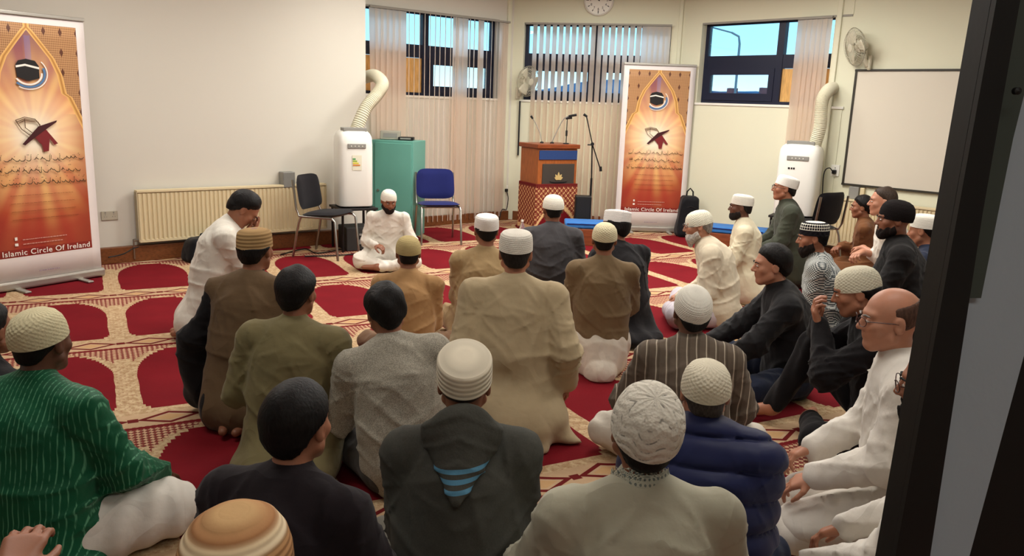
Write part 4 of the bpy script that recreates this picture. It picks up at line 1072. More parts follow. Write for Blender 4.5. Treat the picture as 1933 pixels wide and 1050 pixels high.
# lectern
def lectern():
    Y = 10.45; xc = hpt(1036, 300, Y)[0]; rt = empty('lectern', (xc, Y, 0), RAD(28), 'wooden lectern with blue name strip, dark emblem panel and carpet-covered front', 'lectern')
    m = wood('cherry_veneer', (158, 88, 44), .35, (1, 1, 10)); w, dp = .57, .46; H0 = 1.10
    b = MB(); b.box((0, 0, H0 / 2), (w, dp, H0), b=.006); b.obj('carcass', m, rt)
    b = MB(); b.box((0, -.0, H0 + .03), (w + .05, dp + .05, .055), b=.01); b.obj('top_board', wood('cherry_top', (130, 64, 32), .35, (10, 1, 1)), rt)
    b = MB(); b.box((.0, -dp / 2 - .006, H0 - .075), (w * .97, .014, .115), b=.003); b.obj('blue_panel', plain('blue_strip', (38, 62, 112), .5), rt)
    b = MB(); b.box((.01, -dp / 2 - .006, H0 - .35), (w * .82, .014, .33), b=.003); pn = b.obj('emblem_panel', plain('dark_slate_panel', (64, 58, 52), .5), rt)
    g = plain('pale_gold', (196, 170, 112), .5)
    b = MB()
    for a, L in ((-62, .07), (-34, .085), (0, .10), (34, .085), (62, .07)):
        ca, sa = math.cos(RAD(a)), math.sin(RAD(a)); P_ = [(0, 0), (.018, L * .4), (.012, L * .75), (0, L), (-.012, L * .75), (-.018, L * .4)]
        b.add([(.01 + p_[0] * ca + p_[1] * sa, -dp / 2 - .015 - .001 * abs(a) / 30, H0 - .385 + p_[1] * ca - p_[0] * sa) for p_ in P_], [tuple(range(6))])
    o = b.obj('emblem_petals', g, pn); md = o.modifiers.new('t', 'SOLIDIFY'); md.thickness = .003
    b = MB(); n = 14; up = [(.13 * math.cos(math.pi * k / n), -.035 * math.sin(math.pi * k / n)) for k in range(n + 1)]; dn = [(-.13 * math.cos(math.pi * k / n), -.012 * math.sin(math.pi * k / n)) for k in range(1, n)]
    b.poly(up + dn, .004); b.obj('emblem_bowl', m_black, pn, loc=(.01, -dp / 2 - .014, H0 - .40))
    # carpet piece hung over the lower front and side
    t = Mt('hanging_prayer_rug', .95, 0, .1); x, y, z = t.co(); q = (x.abs() / .36); arch = (z + (q * q) * .30 + q * .10)
    red = (arch < .38); ln = (arch - .42).abs() < .025
    x = x + (y + .248) * .9; pat = ((x * 95).sin() * (z * 95).sin()).sm(-.1, .25); c_ = cmix(pat, lin((128, 56, 44)), lin((206, 160, 112))); c_ = cmix(((x * 190).sin() * (z * 150).sin()).sm(.3, .5), c_, lin((110, 42, 36)))
    c_ = cmix(ln, c_, lin((216, 178, 128))); c_ = cmix(red, c_, lin((110, 22, 28))); zig = (z - .635 + ((x * 120).sin().abs()) * .02) > 0; c_ = cmix(zig, c_, lin((104, 34, 32))); t.col(c_).bump(t.noise(300), .4, .004)
    b = MB(); b.box((-.0, -dp / 2 - .018, .335), (w + .02, .02, .66), b=.004); b.box((-w / 2 - .018, -.02, .335), (.02, dp, .66), b=.004); b.obj('rug_cover', t.m, rt)
    # gooseneck microphones on the lectern
    zt = H0 + .058
    for (ax, bx_, bz, label) in ((-.11, -.20, .31, 'thin gooseneck microphone on the left of the lectern top'),):
        r_ = empty('gooseneck_microphone', (xc - .10, Y - .02, zt), RAD(-12), label, 'microphone')
        b = MB(); b.lathe([(.025, 0), (.022, .015), (.008, .02)], n=20); b.obj('base', m_black, r_, True)
        b = MB(); b.tube([(0, 0, .02), (-.03, 0, .13), (-.09, -.01, .25), (-.125, -.02, .30)], .005); b.obj('gooseneck', m_grey, r_, True)
        b = MB(); b.tube([(-.125, -.02, .30), (-.15, -.025, .335)], [.012, .015]); b.obj('microphone_head', m_black, r_, True)
    r_ = empty('gooseneck_microphone', (xc + .03, Y - .02, zt), RAD(-12), 'curved gooseneck microphone on the middle of the lectern top', 'microphone')
    b = MB(); b.lathe([(.025, 0), (.022, .015), (.008, .02)], n=20); b.obj('base', m_black, r_, True)
    b = MB(); b.tube([(0, 0, .02), (.05, 0, .14), (.11, 0, .27), (.15, -.01, .325), (.20, -.01, .35)], .006); b.obj('gooseneck', m_grey, r_, True)
    b = MB(); b.tube([(.20, -.01, .35), (.30, -.01, .37)], [.013, .016]); b.obj('microphone_head', m_black, r_, True)
    r_ = empty('table_microphone', (xc + .21, Y - .02, zt), 0, 'short straight microphone stand on the right of the lectern top', 'microphone')
    b = MB(); b.lathe([(.04, 0), (.038, .01), (.008, .016)], n=20); b.obj('base', m_black, r_, True)
    b = MB(); b.tube([(0, 0, .015), (0, 0, .31)], .006); b.obj('pole', m_dkmetal, r_); b = MB(); b.tube([(0, 0, .10), (0, 0, .17)], .014); b.obj('clamp', m_black, r_)
    b = MB(); b.tube([(-.02, 0, .32), (.06, 0, .335)], [.014, .018]); b.obj('microphone_head', m_black, r_, True)
    return xc
LX = lectern()
def mic_stand():
    Y = 10.25; x0 = hpt(1113, 400, Y)[0]; rt = empty('microphone_stand', (x0, Y, 0), 0, 'black boom microphone stand between the lectern and the small banner', 'microphone stand')
    zc = hpt(1117, 272, Y)[2]; top = hpt(1107, 219, Y); end = hpt(1134, 322, Y); c = hpt(1118, 270, Y)
    b = MB(); b.tube([(0, 0, .05), (.0, 0, .75)], .014); b.tube([(0, 0, .75), (c[0] - x0, 0, zc)], .009); b.obj('pole', m_black, rt)
    b = MB(); b.tube([(top[0] - x0, 0, top[2]), (c[0] - x0, -.02, zc), (end[0] - x0, 0, end[2])], .0075); b.tube([(end[0] - x0 - .006, 0, end[2] + .05), (end[0] - x0, 0, end[2] - .01)], .018); b.obj('boom_arm', m_black, rt)
    b = MB(); b.lathe([(.02, -.02), (.024, 0), (.02, .02)], Matrix.Translation((c[0] - x0, -.02, zc)) @ Mx, 16); b.box((c[0] - x0 - .035, -.02, zc - .01), (.05, .02, .015), b=.003); b.obj('clutch_knob', m_black, rt)
    b = MB(); b.tube([(top[0] - x0 + .01, 0, top[2] - .01), (top[0] - x0 - .035, 0, top[2] + .02)], [.013, .017]); b.obj('microphone_head', m_black, rt, True)
    for k in range(3):
        a = RAD(90 + 120 * k); b = MB(); b.tube([(0, 0, .08), (math.cos(a) * .26, math.sin(a) * .26, .012)], .009); b.obj('leg', m_black, rt)
mic_stand()
Y = 10.2; x0 = hpt(1104, 400, Y)[0]
rt = empty('floor_speaker', (x0 - .04, 9.98 + .12, .0), 0, 'small black loudspeaker standing right of the lectern', 'speaker')
b = MB(); b.box((0, -.0, .34), (.20, .20, .40), b=.01); b.box((0, 0, .08), (.16, .16, .14)); b.obj('cabinet', m_black, rt); b = MB(); b.box((0, -.104, .34), (.17, .008, .36), b=.003); b.obj('grille', plain('speaker_grille', (30, 29, 30), .9, bump=.5), rt)

# water bottle beside the lectern
pb = (hpt(986, 420, 9.6)[0], 9.6)
rt = empty('water_bottle', (pb[0], pb[1], 0), 0, 'clear plastic water bottle on the carpet in front of the lectern', 'bottle')
t = Mt('clear_plastic', .08); t.b.inputs['Transmission Weight'].default_value = .9; t.col((.85, .93, .95, 1))
b = MB(); b.lathe([(.03, 0), (.036, .01), (.036, .17), (.030, .20), (.014, .245), (.013, .26)], n=24); b.obj('bottle_body', t.m, rt, True)
b = MB(); b.lathe([(.016, .258), (.016, .28), (0, .281)], n=18); b.obj('cap', m_white, rt); b = MB(); b.lathe([(.0366, .08), (.0366, .13)], n=24); b.obj('label_band', plain('blue_label', (60, 110, 170), .5), rt)

# black bags
def bag(loc, yaw, w, d, h, label, lean=0):
    rt = empty('bag', loc, yaw, label, 'bag'); k = np.array([w / 2, d / 2, h / 2])
    def f(P):
        Q = P + np.stack([wob(P, 14, 3), wob(P, 14, 4), wob(P, 14, 5)], 1) * .012; q = np.abs(Q - V3(0, 0, h / 2)) - (k - .05) * np.stack([1 - .35 * np.clip(P[:, 2] / h, 0, 1), np.ones(len(P)) * 1, np.ones(len(P))], 1)
        dd = np.linalg.norm(np.maximum(q, 0), axis=1) + np.minimum(q.max(1), 0) - .05; return smax(dd, .002 - P[:, 2], .004)
    v, q = mesh_sdf(f, (-w, -d, -.02), (w, d, h * 1.2), .012, 2); fast_mesh('bag_body', v, q, cloth('black_nylon', (22, 22, 26), rough=.7), rt)
    b = MB(); b.tube([(-w * .15, -.0, h * .95), (-w * .13, 0, h * 1.10), (0, 0, h * 1.18), (w * .13, 0, h * 1.10), (w * .15, 0, h * .95)], .010); b.obj('handle', m_black, rt, True)
    b = MB(); b.tube([(-w * .22, -d * .46, h * .72), (0, -d * .5, h * .76), (w * .22, -d * .46, h * .72)], .005); b.obj('zip', m_dkmetal, rt, True)
p = atz(395, 490); bag((p[0], p[1] - .02, 0), ang(D1), .5, .24, .24, 'black bag lying under the left radiator behind the man in white')
bag((hpt(1306, 400, 10.35)[0] , 10.55, .0), 0, .30, .2, .54, 'black bag standing just right of the small banner')
# thin pole behind the small banner
rt = empty('pole', (hpt(1303, 300, 10.95)[0], 10.95, 0), 0, 'thin dark pole standing right behind the small banner', 'pole')
b = MB(); b.tube([(0, 0, .0), (.035, 0, 1.74)], .011); b.obj('shaft', m_dkmetal, rt); b = MB(); b.lathe([(.10, 0), (.10, .012), (.02, .02)], n=24); b.obj('base', m_black, rt)
s_, _z = onwall(981, 230, C12, D2); x, y = along(C12, D2, s_, .03)
rt = tag(MB().box((x, y, 1.30), (.022, .03, .75)).obj('cable_cover', m_black), 'vertical black cable cover on the column behind the lectern', 'cable cover')

# ---------------------------------------------------------------- roll-up banners
def banner_material():
    t = Mt('printed_banner', .5, 0, .3); x, y, z = t.co(); u = x / .80; v = (z - .27) / 1.86           # u -.5..+.5, v 0..1
    au = u.abs()
    a = v.ramp([(0, (.62,) * 3 + (1,)), (.52, (.56,) * 3 + (1,)), (.62, (.46,) * 3 + (1,)), (.695, (.385,) * 3 + (1,)), (.71, (.33,) * 3 + (1,)), (.79, (.30,) * 3 + (1,)), (.86, (.23,) * 3 + (1,)), (.92, (.125,) * 3 + (1,)), (.97, (.035,) * 3 + (1,)), (.985, (0,) * 3 + (1,)), (1, (0,) * 3 + (1,))])
    a.o.node.color_ramp.interpolation = 'LINEAR'
    inside = au < a; rope = (au - a).abs() < .028
    # woven ground outside the arch
    grid = ((u * 170).sin().abs() * .5 + (v * 330).sin().abs() * .5)
    ground = cmix(grid.sm(.3, .8), lin((134, 92, 58)), lin((188, 142, 98)))
    fu = ((u * 6.0 + 40.5).fr() - .5).abs(); fv = ((v * 11.6 + 40.2).fr() - .5).abs(); mot = (fu * 3.2 + fv * 1.5) < .36
    ground = cmix(mot, ground, lin((92, 52, 34)))
    # glow and rays around the book
    dv = (v - .53) * 2.32; r = (u * u + dv * dv).sqrt(); th = u.at2(dv)
    rays = ((th * 17).sin() * .5 + (th * 29 + 1.5).sin() * .35 + (th * 7).sin() * .3)
    vv = v.ramp([(0, lin((150, 44, 34))), (.16, lin((168, 58, 40))), (.34, lin((206, 110, 48))), (.50, lin((236, 160, 74))), (.66, lin((222, 140, 76))), (.80, lin((170, 98, 84))), (.93, lin((136, 84, 92))), (1, lin((120, 80, 86)))])
    glow = r.ramp([(0, (1,) * 4), (.11, (.95,) * 3 + (1,)), (.27, (.46,) * 3 + (1,)), (.5, (.12,) * 3 + (1,)), (.85, (0, 0, 0, 1))])
    ray2 = (rays * .5 + .35).mx(0).mn(1) * r.ramp([(0, (.2,) * 3 + (1,)), (.2, (.8,) * 3 + (1,)), (.7, (.55,) * 3 + (1,)), (1, (.1,) * 3 + (1,))])
    c = cmix(ray2 * .9, vv, lin((250, 210, 120)))
    edge = au.sm(.28, .5) * (v < .62); c = cmix(edge * .55, c, lin((140, 52, 34)))
    c = cmix(glow, c, lin((248, 238, 214)))
    c = cmix(((u.abs() < .03) * (v > .80) * (v < .95)) * .35, c, lin((120, 120, 180)))
    out = cmix(inside, ground, c)
    out = cmix(rope, out, cmix(((au - a) * 50).sin().abs(), lin((168, 112, 52)), lin((232, 184, 110))))
    base = (v < .035); out = cmix(base * .6, out, lin((120, 26, 26)))
    pr_ = (au < .5) * (v > 0) * (v < 1)
    out = cmix(pr_, lin((224, 214, 210)), out)
    t.col(out); return t.m
M_BAN = banner_material()
def banner(loc, yaw, label, right_sx=1.0):
    rt = empty('roll_up_banner', loc, yaw, label, 'banner'); W = .94; Ht = 2.20; m_al = plain('aluminium', (176, 172, 164), .35, .7)
    b = MB(); V = []; n = 12
    for j in range(13):
        z = .07 + (Ht - .07) * j / 12
        for i in range(n + 1):
            u = i / n - .5; V.append((u * W, .012 * math.sin(math.pi * j / 12) * (1 - 4 * u * u), z))
    F = [(j * (n + 1) + i, j * (n + 1) + i + 1, (j + 1) * (n + 1) + i + 1, (j + 1) * (n + 1) + i) for j in range(12) for i in range(n)]
    b.add(V, F); pr = b.obj('printed_sheet', M_BAN, rt, True); md = pr.modifiers.new('t', 'SOLIDIFY'); md.thickness = .002
    b = MB(); b.box((0, 0, Ht), (W + .01, .03, .03), b=.006); b.obj('top_rail', m_al, rt)
    b = MB(); b.box((0, .01, .045), (W + .03, .10, .075), b=.02); b.obj('base_cassette', m_al, rt)
    for sg in (-1, 1): b = MB(); b.box((sg * .26, -.04, .010), (.05, .30, .016), b=.006); b.obj('foot', m_al, rt)
    b = MB(); b.tube([(0, .03, .06), (0, .03, Ht - .01)], .009); b.obj('support_pole', m_al, rt)
    # printed marks: everything faces -y, a hair in front of the sheet
    def PX(u): return u * .80
    def PZ(v): return .27 + v * 1.86
    y0 = -.004
    ink = plain('black_ink', (30, 26, 26), .5); blue = plain('blue_ink', (84, 120, 160), .5); wht = plain('white_ink', (240, 232, 222), .5); mar = plain('maroon_ink', (122, 36, 40), .5); dk = plain('dark_maroon_ink', (66, 24, 28), .5)
    def flat(name, pts, mat, y=y0): 
        b = MB(); b.poly([(p_[0], p_[1]) for p_ in pts], .0012); return b.obj(name, mat, pr, loc=(0, y, 0))
    cxm, czm = PX(-.02), PZ(.80)
    flat('black_cube_emblem', [(cxm - .088, czm - .045), (cxm, czm - .075), (cxm + .085, czm - .05), (cxm + .088, czm + .045), (cxm + .06, czm + .085), (cxm - .01, czm + .098), (cxm - .07, czm + .082), (cxm - .092, czm + .05)], ink)
    flat('white_belt', [(cxm - .092, czm + .026), (cxm - .02, czm + .042), (cxm + .088, czm + .020), (cxm + .088, czm + .036), (cxm - .02, czm + .058), (cxm - .092, czm + .042)], wht, y0 - .0015)
    for k, (r0, r1, mt_) in enumerate(((.10, .115, wht), (.120, .140, blue), (.146, .155, wht))):
        A = [RAD(-150 + k * 14 + i * (150 + 8 * k) / 20) for i in range(21)]; out = [(cxm + r1 * math.cos(a), czm - .01 + r1 * .86 * math.sin(a)) for a in A]; inn = [(cxm + (r0 + .0 * i) * math.cos(a), czm - .01 + r0 * .86 * math.sin(a)) for i, a in enumerate(A)][::-1]
        b = MB(); Vv = [(q_[0], 0, q_[1]) for q_ in out + inn[::-1]]; b.add(Vv, [(i, i + 1, 22 + i, 21 + i) for i in range(20)]); b.obj('crescent_arc', mt_, pr, loc=(0, y0 - .0005 * k, 0))
    bx_, bz = PX(.03), PZ(.545)
    flat('book_stand_bar', [(bx_ - .135, bz - .10), (bx_ - .115, bz - .11), (bx_ + .02, bz - .01), (bx_ + .15, bz + .075), (bx_ + .155, bz + .09), (bx_ - .0, bz + .04)], dk, y0 - .002)
    flat('book_stand_leg', [(bx_ - .05, bz - .03), (bx_ + .05, bz + .03), (bx_ + .15, bz - .10), (bx_ + .12, bz - .11), (bx_ + .085, bz - .06), (bx_ + .07, bz - .16), (bx_ + .03, bz - .165), (bx_ + .02, bz - .11)], mar)
    b = MB()
    for q_ in range(3):
        o_ = .012 * q_; b.tube([(bx_ - .17 + o_, 0, bz + .09 - o_), (bx_ - .10, 0, bz + .115 - o_), (bx_ - .02 + o_, 0, bz + .10 - o_), (bx_ + .02, 0, bz + .05 - o_)], .003, 6)
    b.tube([(bx_ - .17, 0, bz + .09), (bx_ - .13, 0, bz + .02), (bx_ - .07, 0, bz - .03)], .003, 6); b.tube([(bx_ - .10, 0, bz + .10), (bx_ - .10, 0, bz + .03), (bx_ - .05, 0, bz - .01)], .003, 6)
    b.obj('open_book_outline', plain('brown_ink', (104, 78, 54), .6), pr, loc=(0, y0, 0))
    # three lines of calligraphy, then fainter lines of small print
    rnd = random.Random(8); cal = plain('olive_ink', (66, 50, 30), .6)
    for li, (v_, hw, sc) in enumerate(((.425, .44, 1.0), (.375, .42, 1.0), (.325, .46, 1.0))):
        b = MB(); x_ = -PX(hw) + rnd.random() * .02
        while x_ < PX(hw):
            w_ = .018 + rnd.random() * .035; k_ = rnd.random(); z_ = PZ(v_)
            if k_ < .30: P_ = [(x_, z_ - .002), (x_ + w_ * .3, z_ - .012), (x_ + w_ * .7, z_ - .012), (x_ + w_, z_ + .002)]
            elif k_ < .5: P_ = [(x_, z_ - .006), (x_ + .003, z_ + .030)]; w_ = .012
            elif k_ < .75: P_ = [(x_, z_ - .004), (x_ + w_ * .4, z_ + .004), (x_ + w_ * .5, z_ + .016), (x_ + w_ * .7, z_ + .004), (x_ + w_, z_ - .002)]
            else: P_ = [(x_, z_ + .006), (x_ + w_ * .35, z_ - .014), (x_ + w_ * .8, z_ - .020), (x_ + w_, z_ - .004)]
            b.tube([(p_[0], 0, p_[1]) for p_ in P_], [.0018] + [.0034] * (len(P_) - 2) + [.0020], 5)
            for _ in range(rnd.randint(0, 2)): q_ = (x_ + rnd.random() * w_, z_ + rnd.choice((-.026, .024, .036))); b.tube([(q_[0], 0, q_[1]), (q_[0] + .005, 0, q_[1] + .002)], .0024, 5)
            x_ += w_ * .92 + (rnd.random() < .25) * .012
        b.obj('calligraphy_line', cal, pr, loc=(0, y0, 0))
    for v_ in (.27, .235, .20, .165):
        b = MB(); x_ = -PX(.30)
        while x_ < PX(.34):
            w_ = .012 + rnd.random() * .03; b.tube([(x_, 0, PZ(v_)), (x_ + w_, 0, PZ(v_) + rnd.uniform(-.002, .002))], .0016, 4); x_ += w_ + .006
        b.obj('small_print_line', plain('rust_ink', (122, 60, 34), .6), pr, loc=(0, y0 + .001, 0))
    o = text_obj('Islamic Circle Of Ireland', .062, (PX(.02), y0 - .001, PZ(.018)), wht, pr, 'title_lettering', bold=.0005, sx_=1.0, sp=1.08)
    wd0 = o.dimensions.x; o.scale = (.72 / wd0 if wd0 else 1, 1, 1)
    b = MB()
    for v_, x1_ in ((.075, .22), (.055, .18)):
        x_ = PX(-.22)
        while x_ < PX(x1_): w_ = .008 + rnd.random() * .016; b.box((x_ + w_ / 2, 0, PZ(v_)), (w_, .001, .007)); x_ += w_ + .005
    b.obj('contact_line', plain('rose_ink', (206, 150, 136), .6), pr, loc=(0, y0 + .001, 0))
    b = MB(); b.box((PX(-.285), 0, PZ(.082)), (.02, .001, .026)); b.box((PX(-.285), 0, PZ(.056)), (.026, .001, .022)); b.obj('small_logo_mark', wht, pr, loc=(0, y0, 0))
    b = MB(); x_ = -.06
    while x_ < .10: w_ = .006 + rnd.random() * .012; b.box((x_, 0, .135), (w_, .001, .006)); x_ += w_ + .006
    b.obj('footer_print', plain('violet_ink', (150, 130, 150), .6), pr, loc=(0, y0, 0))
    return rt
banner((1.83, 10.83, 0), RAD(1.5), 'small far roll-up banner standing right of the lectern')
pA = atz(196, 521); a_ = RAD(57.5); banner((pA[0] - .485 * math.cos(a_), pA[1] - .485 * math.sin(a_), 0), a_, 'large near roll-up banner at the left edge by the left wall')
# ---------------------------------------------------------------- people
SK = {'brown': (138, 92, 68), 'dark': (98, 64, 48), 'light': (182, 132, 106), 'tan': (162, 112, 86)}
def head_cap(J, kind, mat, rt, tilt=0, up=0.0, name='cap', sz=1.0):
    R, Hc = J['R'], J['Hc']
    if kind == 'dome': prof = [(.0905, 0), (.0945, .002), (.0950, .020), (.0925, .045), (.085, .070), (.070, .092), (.048, .106), (.024, .112), (0, .1135)]
    elif kind == 'tall': prof = [(.0905, 0), (.0950, .002), (.0945, .035), (.0915, .066), (.088, .080), (.078, .091), (.055, .098), (.025, .101), (0, .102)]
    elif kind == 'flat': prof = [(.0905, 0), (.0950, .002), (.0950, .035), (.0945, .058), (.0935, .075), (.088, .084), (.065, .090), (.030, .093), (0, .0935)]
    elif kind == 'beanie': prof = [(.088, -.02), (.0935, -.016), (.0965, .01), (.0955, .04), (.088, .070), (.072, .094), (.048, .108), (.022, .114), (0, .115)]
    hz = {'dome': .012, 'tall': .022, 'flat': .034, 'beanie': .016}[kind] + up
    fine = []
    for i in range(len(prof) - 1):
        for k in range(3): t = k / 3; fine.append((prof[i][0] + (prof[i + 1][0] - prof[i][0]) * t, prof[i][1] + (prof[i + 1][1] - prof[i][1]) * t))
    fine.append(prof[-1])
    prof = [(prof[0][0] - .006, .004)] + fine
    b = MB(); b.lathe([(r * sz, z * (1 if sz == 1 else sz)) for r, z in prof], None, 56, .94, 1.14); o = b.obj(name, mat, rt, True)
    T = Matrix(((*R[0], 0), (*R[1], 0), (*R[2], 0), (0, 0, 0, 1))); T.translation = Vector(Hc)
    o.matrix_local = T @ Matrix.Translation((0, -.014, hz)) @ Matrix.Rotation(RAD(-7 + tilt) * -1, 4, 'X')
    return o
def glasses(J, rt, col=(60, 30, 26)):
    R, Hc = J['R'], J['Hc']; m = plain('glasses_frame', col, .35); b = MB()
    L = lambda *p: tuple(Hc + R @ V3(*p))
    for s in (-1, 1):
        b.tube([L(s * .033 + .026 * math.cos(a) * 1.0, .112 - .010 * abs(math.cos(a)) * (1 if s * math.cos(a) > 0 else -.2), .004 + .018 * math.sin(a)) for a in [2 * math.pi * k / 16 for k in range(16)]], .0016, 6, True)
        b.tube([L(s * .060, .100, .010), L(s * .082, .02, .008), L(s * .084, -.02, .002), L(s * .080, -.04, -.012)], .0018, 6)
    b.tube([L(-.008, .113, .008), L(0, .116, .011), L(.008, .113, .008)], .0016, 6); return b.obj('glasses', m, rt, True)
def eyes_brows(J, rt, browcol=(24, 18, 16)):
    R, Hc = J['R'], J['Hc']; mw = plain('eye_white', (214, 204, 194), .3); mk = plain('eye_iris', (34, 22, 18), .25); mb_ = hairm(browcol)
    T = Matrix(((*R[0], 0), (*R[1], 0), (*R[2], 0), (0, 0, 0, 1))); T.translation = Vector(Hc)
    for s in (-1, 1):
        b = MB(); b.lathe([(0, -.0122), (.0085, -.0088), (.012, 0), (.0085, .0088), (0, .0122)], None, 14); o = b.obj('eye', mw, rt, True); o.matrix_local = T @ Matrix.Translation((s * .030, .0846, .0055)) @ Matrix.Diagonal((1, 1, .55, 1))
        b = MB(); b.lathe([(.0052, 0), (.004, .0012), (0, .0016)], Matrix.Rotation(-math.pi / 2, 4, 'X'), 12); q = b.obj('iris', mk, o, True); q.location = (0, .0112, 0)
        b = MB(); b.tube([(s * .014, .1005, .0225), (s * .030, .0985, .0275), (s * .046, .086, .0235)], [.0032, .0040, .0022], 8); o = b.obj('eyebrow', mb_, rt, True); o.matrix_local = T
NP = 0
def person(label, px, py, z, yaw, pose={}, skin_='brown', top=None, legs=None, over=None, cap=None, hair='under', haircol=(22, 18, 17), beard=None, face=False, spec=False, bodyh=.0072, clothh=.010, dist=None, group=None, girth=1.0, at=None, feet=True, capsz=1.0):
    """px, py: the crown in the photograph; z: its height; yaw: 0 faces away from the camera, +90 faces left"""
    global NP; NP += 1
    pose = dict(pose); pose.setdefault('girth', girth); J = make_pose(**pose)
    capt = {'dome': .012, 'tall': .010, 'flat': .006, 'beanie': .016, None: .018}[cap[0] if cap else None]
    s = z / (J['top'][2] + capt)
    c = atz(px, py, z); a = RAD(yaw); t = J['top'] * s
    loc = (c[0] - (t[0] * math.cos(a) - t[1] * math.sin(a)), c[1] - (t[0] * math.sin(a) + t[1] * math.cos(a)), 0)
    if at: loc = (at[0], at[1], 0)
    rt = empty('person', loc, a, label, 'person', group); rt.scale = (s, s, s)
    lo, hi = (-.75, -.65, -.02), (.75, 1.0, 1.45)
    if cap: J['capM'] = ({'dome': .012, 'tall': .022, 'flat': .034, 'beanie': .016}[cap[0]] + (cap[3] if len(cap) > 3 else 0), RAD(7 - (cap[2] if len(cap) > 2 else 0)))
    v, q = mesh_sdf(body_sdf(J, feet=feet), lo, hi, bodyh); fast_mesh('body', v, q, skin(SK[skin_]), rt)
    def garment(name, f, mat, h=clothh):
        v, q = mesh_sdf(f, lo, hi, h); return fast_mesh(name, v, q, mat, rt)
    for lay, fn in ((top, top_sdf), (over, top_sdf), (legs, legs_sdf)):
        if lay: garment(lay[0], fn(J, seed=NP * 7, **lay[2]), lay[1])
    if hair: v, q = mesh_sdf(hair_sdf(J, hair, NP), lo, hi, .0055, 3); fast_mesh('hair', v, q, hairm(haircol), rt)
    if beard: v, q = mesh_sdf(beard_sdf(J, beard[1], NP, beard[2] if len(beard) > 2 else 0), lo, hi, .005, 3); fast_mesh('beard', v, q, hairm(beard[0], .7), rt)
    if cap: head_cap(J, cap[0], cap[1], rt, cap[2] if len(cap) > 2 else 0, cap[3] if len(cap) > 3 else 0, 'cap', capsz)
    if spec: glasses(J, rt)
    if face: eyes_brows(J, rt, haircol if max(haircol) < 90 else (150, 145, 140))
    return rt, J
K = lambda **k: k
BLK = (22, 18, 17)
W_CR = (232, 228, 214)
# ---- the two men in front
person('man in white kurta at far left front, bowed with both hands over his face', 482, 366, .98, -66, K(legs='kneel', lean=15, arms='face', head=(0, -48, 0), girth=1.12), 'tan',
       ('kurta', cloth('white_cotton', (222, 216, 204)), K(infl=.008)), ('trousers', cloth('white_cotton', (222, 216, 204)), {}), hair='full', face=True, bodyh=.006)
r_, J_ = person('bearded man in white thobe and white cap sitting facing the others', 735, 358, .79, 186, K(legs='cross', lean=15, arms=('knee', 'lap'), head=(16, -18, 0), ar=(.13, .30, .30), al=(-.22, .36, .24), girth=1.05), 'brown',
       ('thobe', cloth('white_cotton', (222, 216, 204)), K(skirt=1.15)), ('trousers', cloth('white_cotton', (222, 216, 204)), {}), cap=('dome', capm('fine', W_CR)), beard=((38, 28, 24), .01), face=True, bodyh=.006)
# phone in his hand: held, so its own object
def held(name, J, rt, side, off, size, mat, label, cat, rz=0):
    w = J['Wr' + side] + nrm(J['hd' + side][0]) * off; m = Matrix.Translation(rt.location) @ Matrix.Rotation(rt.rotation_euler[2], 4, 'Z') @ Matrix.Diagonal((*rt.scale, 1)); p = m @ Vector(w)
    o = empty(name, p, rt.rotation_euler[2] + rz, label, cat); b = MB(); b.box((0, 0, 0), size, b=.004); b.obj('body', mat, o); b = MB(); b.box((0, -size[1] / 2 - .0008, 0), (size[0] * .88, .001, size[2] * .88)); b.obj('screen', plain('phone_screen', (40, 46, 54), .15), o); return o
held('phone', J_, r_, 'L', .10, (.07, .009, .14), m_black, 'small black phone held by the man in the white thobe', 'phone')
# ---- first row, left of centre
person('man in brown waistcoat over black with a beige ridged cap, rear left', 482, 426, 1.0, -6, K(legs='kneel', lean=10, arms=('wide', 'thigh'), al=(-.32, .12, .24), head=(-8, -6, 0), girth=1.08), 'brown',
       ('shirt', cloth('black_cotton', (24, 22, 24)), K(length='long', extra=((V3(-.33, .02, .44), V3(-.30, .10, .13), .085, .12, .04),))), ('trousers', cloth('black_cotton', (24, 22, 24)), {}), over=('waistcoat', cloth('brown_wool', (98, 78, 56)), K(sleeve=None, infl=.016, length='long', skirt=.35, fold=.8, collar=False)),
       cap=('tall', capm('ribs', (170, 138, 96)), 0, -.005), hair='full', spec=False)
person('man with black hair in olive green kurta kneeling left of centre', 560, 500, .93, -4, K(legs='kneel', lean=8, arms=('thigh', 'thigh'), head=(-12, -5, 0), girth=1.1, shw=1.08, zp=.2, al=(-.2, .24, .30), ar=(.22, .22, .26)), 'brown',
       ('kurta', cloth('olive_cotton', (118, 108, 76)), K(infl=.014, drop=.05)), ('trousers', cloth('olive_cotton', (118, 108, 76)), {}), hair='full')
person('man in tan shirt and sand cap sitting behind the white-robed speaker', 771, 443, .83, 4, K(legs='cross', lean=10, head=(6, -5, 0)), 'brown',
       ('shirt', cloth('tan_cotton', (168, 130, 88)), K(length='short', infl=.008)), ('trousers', cloth('brown_cotton', (120, 92, 70)), {}), cap=('dome', capm('fine', (182, 164, 116)), -4))
person('black-haired man in light grey tweed jacket leaning left', 722, 531, .88, 6, K(legs='kneeup', lean=14, side=-9, arms=('knee', 'lap'), head=(14, -14, -6), tw=8), 'brown',
       ('tweed_jacket', cloth('grey_tweed', (158, 152, 138), 'tweed'), K(length='short', infl=.016, drop=.05)), ('trousers', cloth('charcoal_wool', (62, 58, 54)), {}), hair='full')
person('man in khaki kurta and white cap in the second row, right of the speaker', 919, 402, .90, 2, K(legs='cross', lean=9, head=(8, -2, 0), girth=1.08), 'brown',
       ('kurta', cloth('khaki_cotton', (152, 128, 92)), K(infl=.008)), ('trousers', cloth('khaki_cotton', (152, 128, 92)), {}), cap=('tall', capm('fine', (226, 222, 216))))
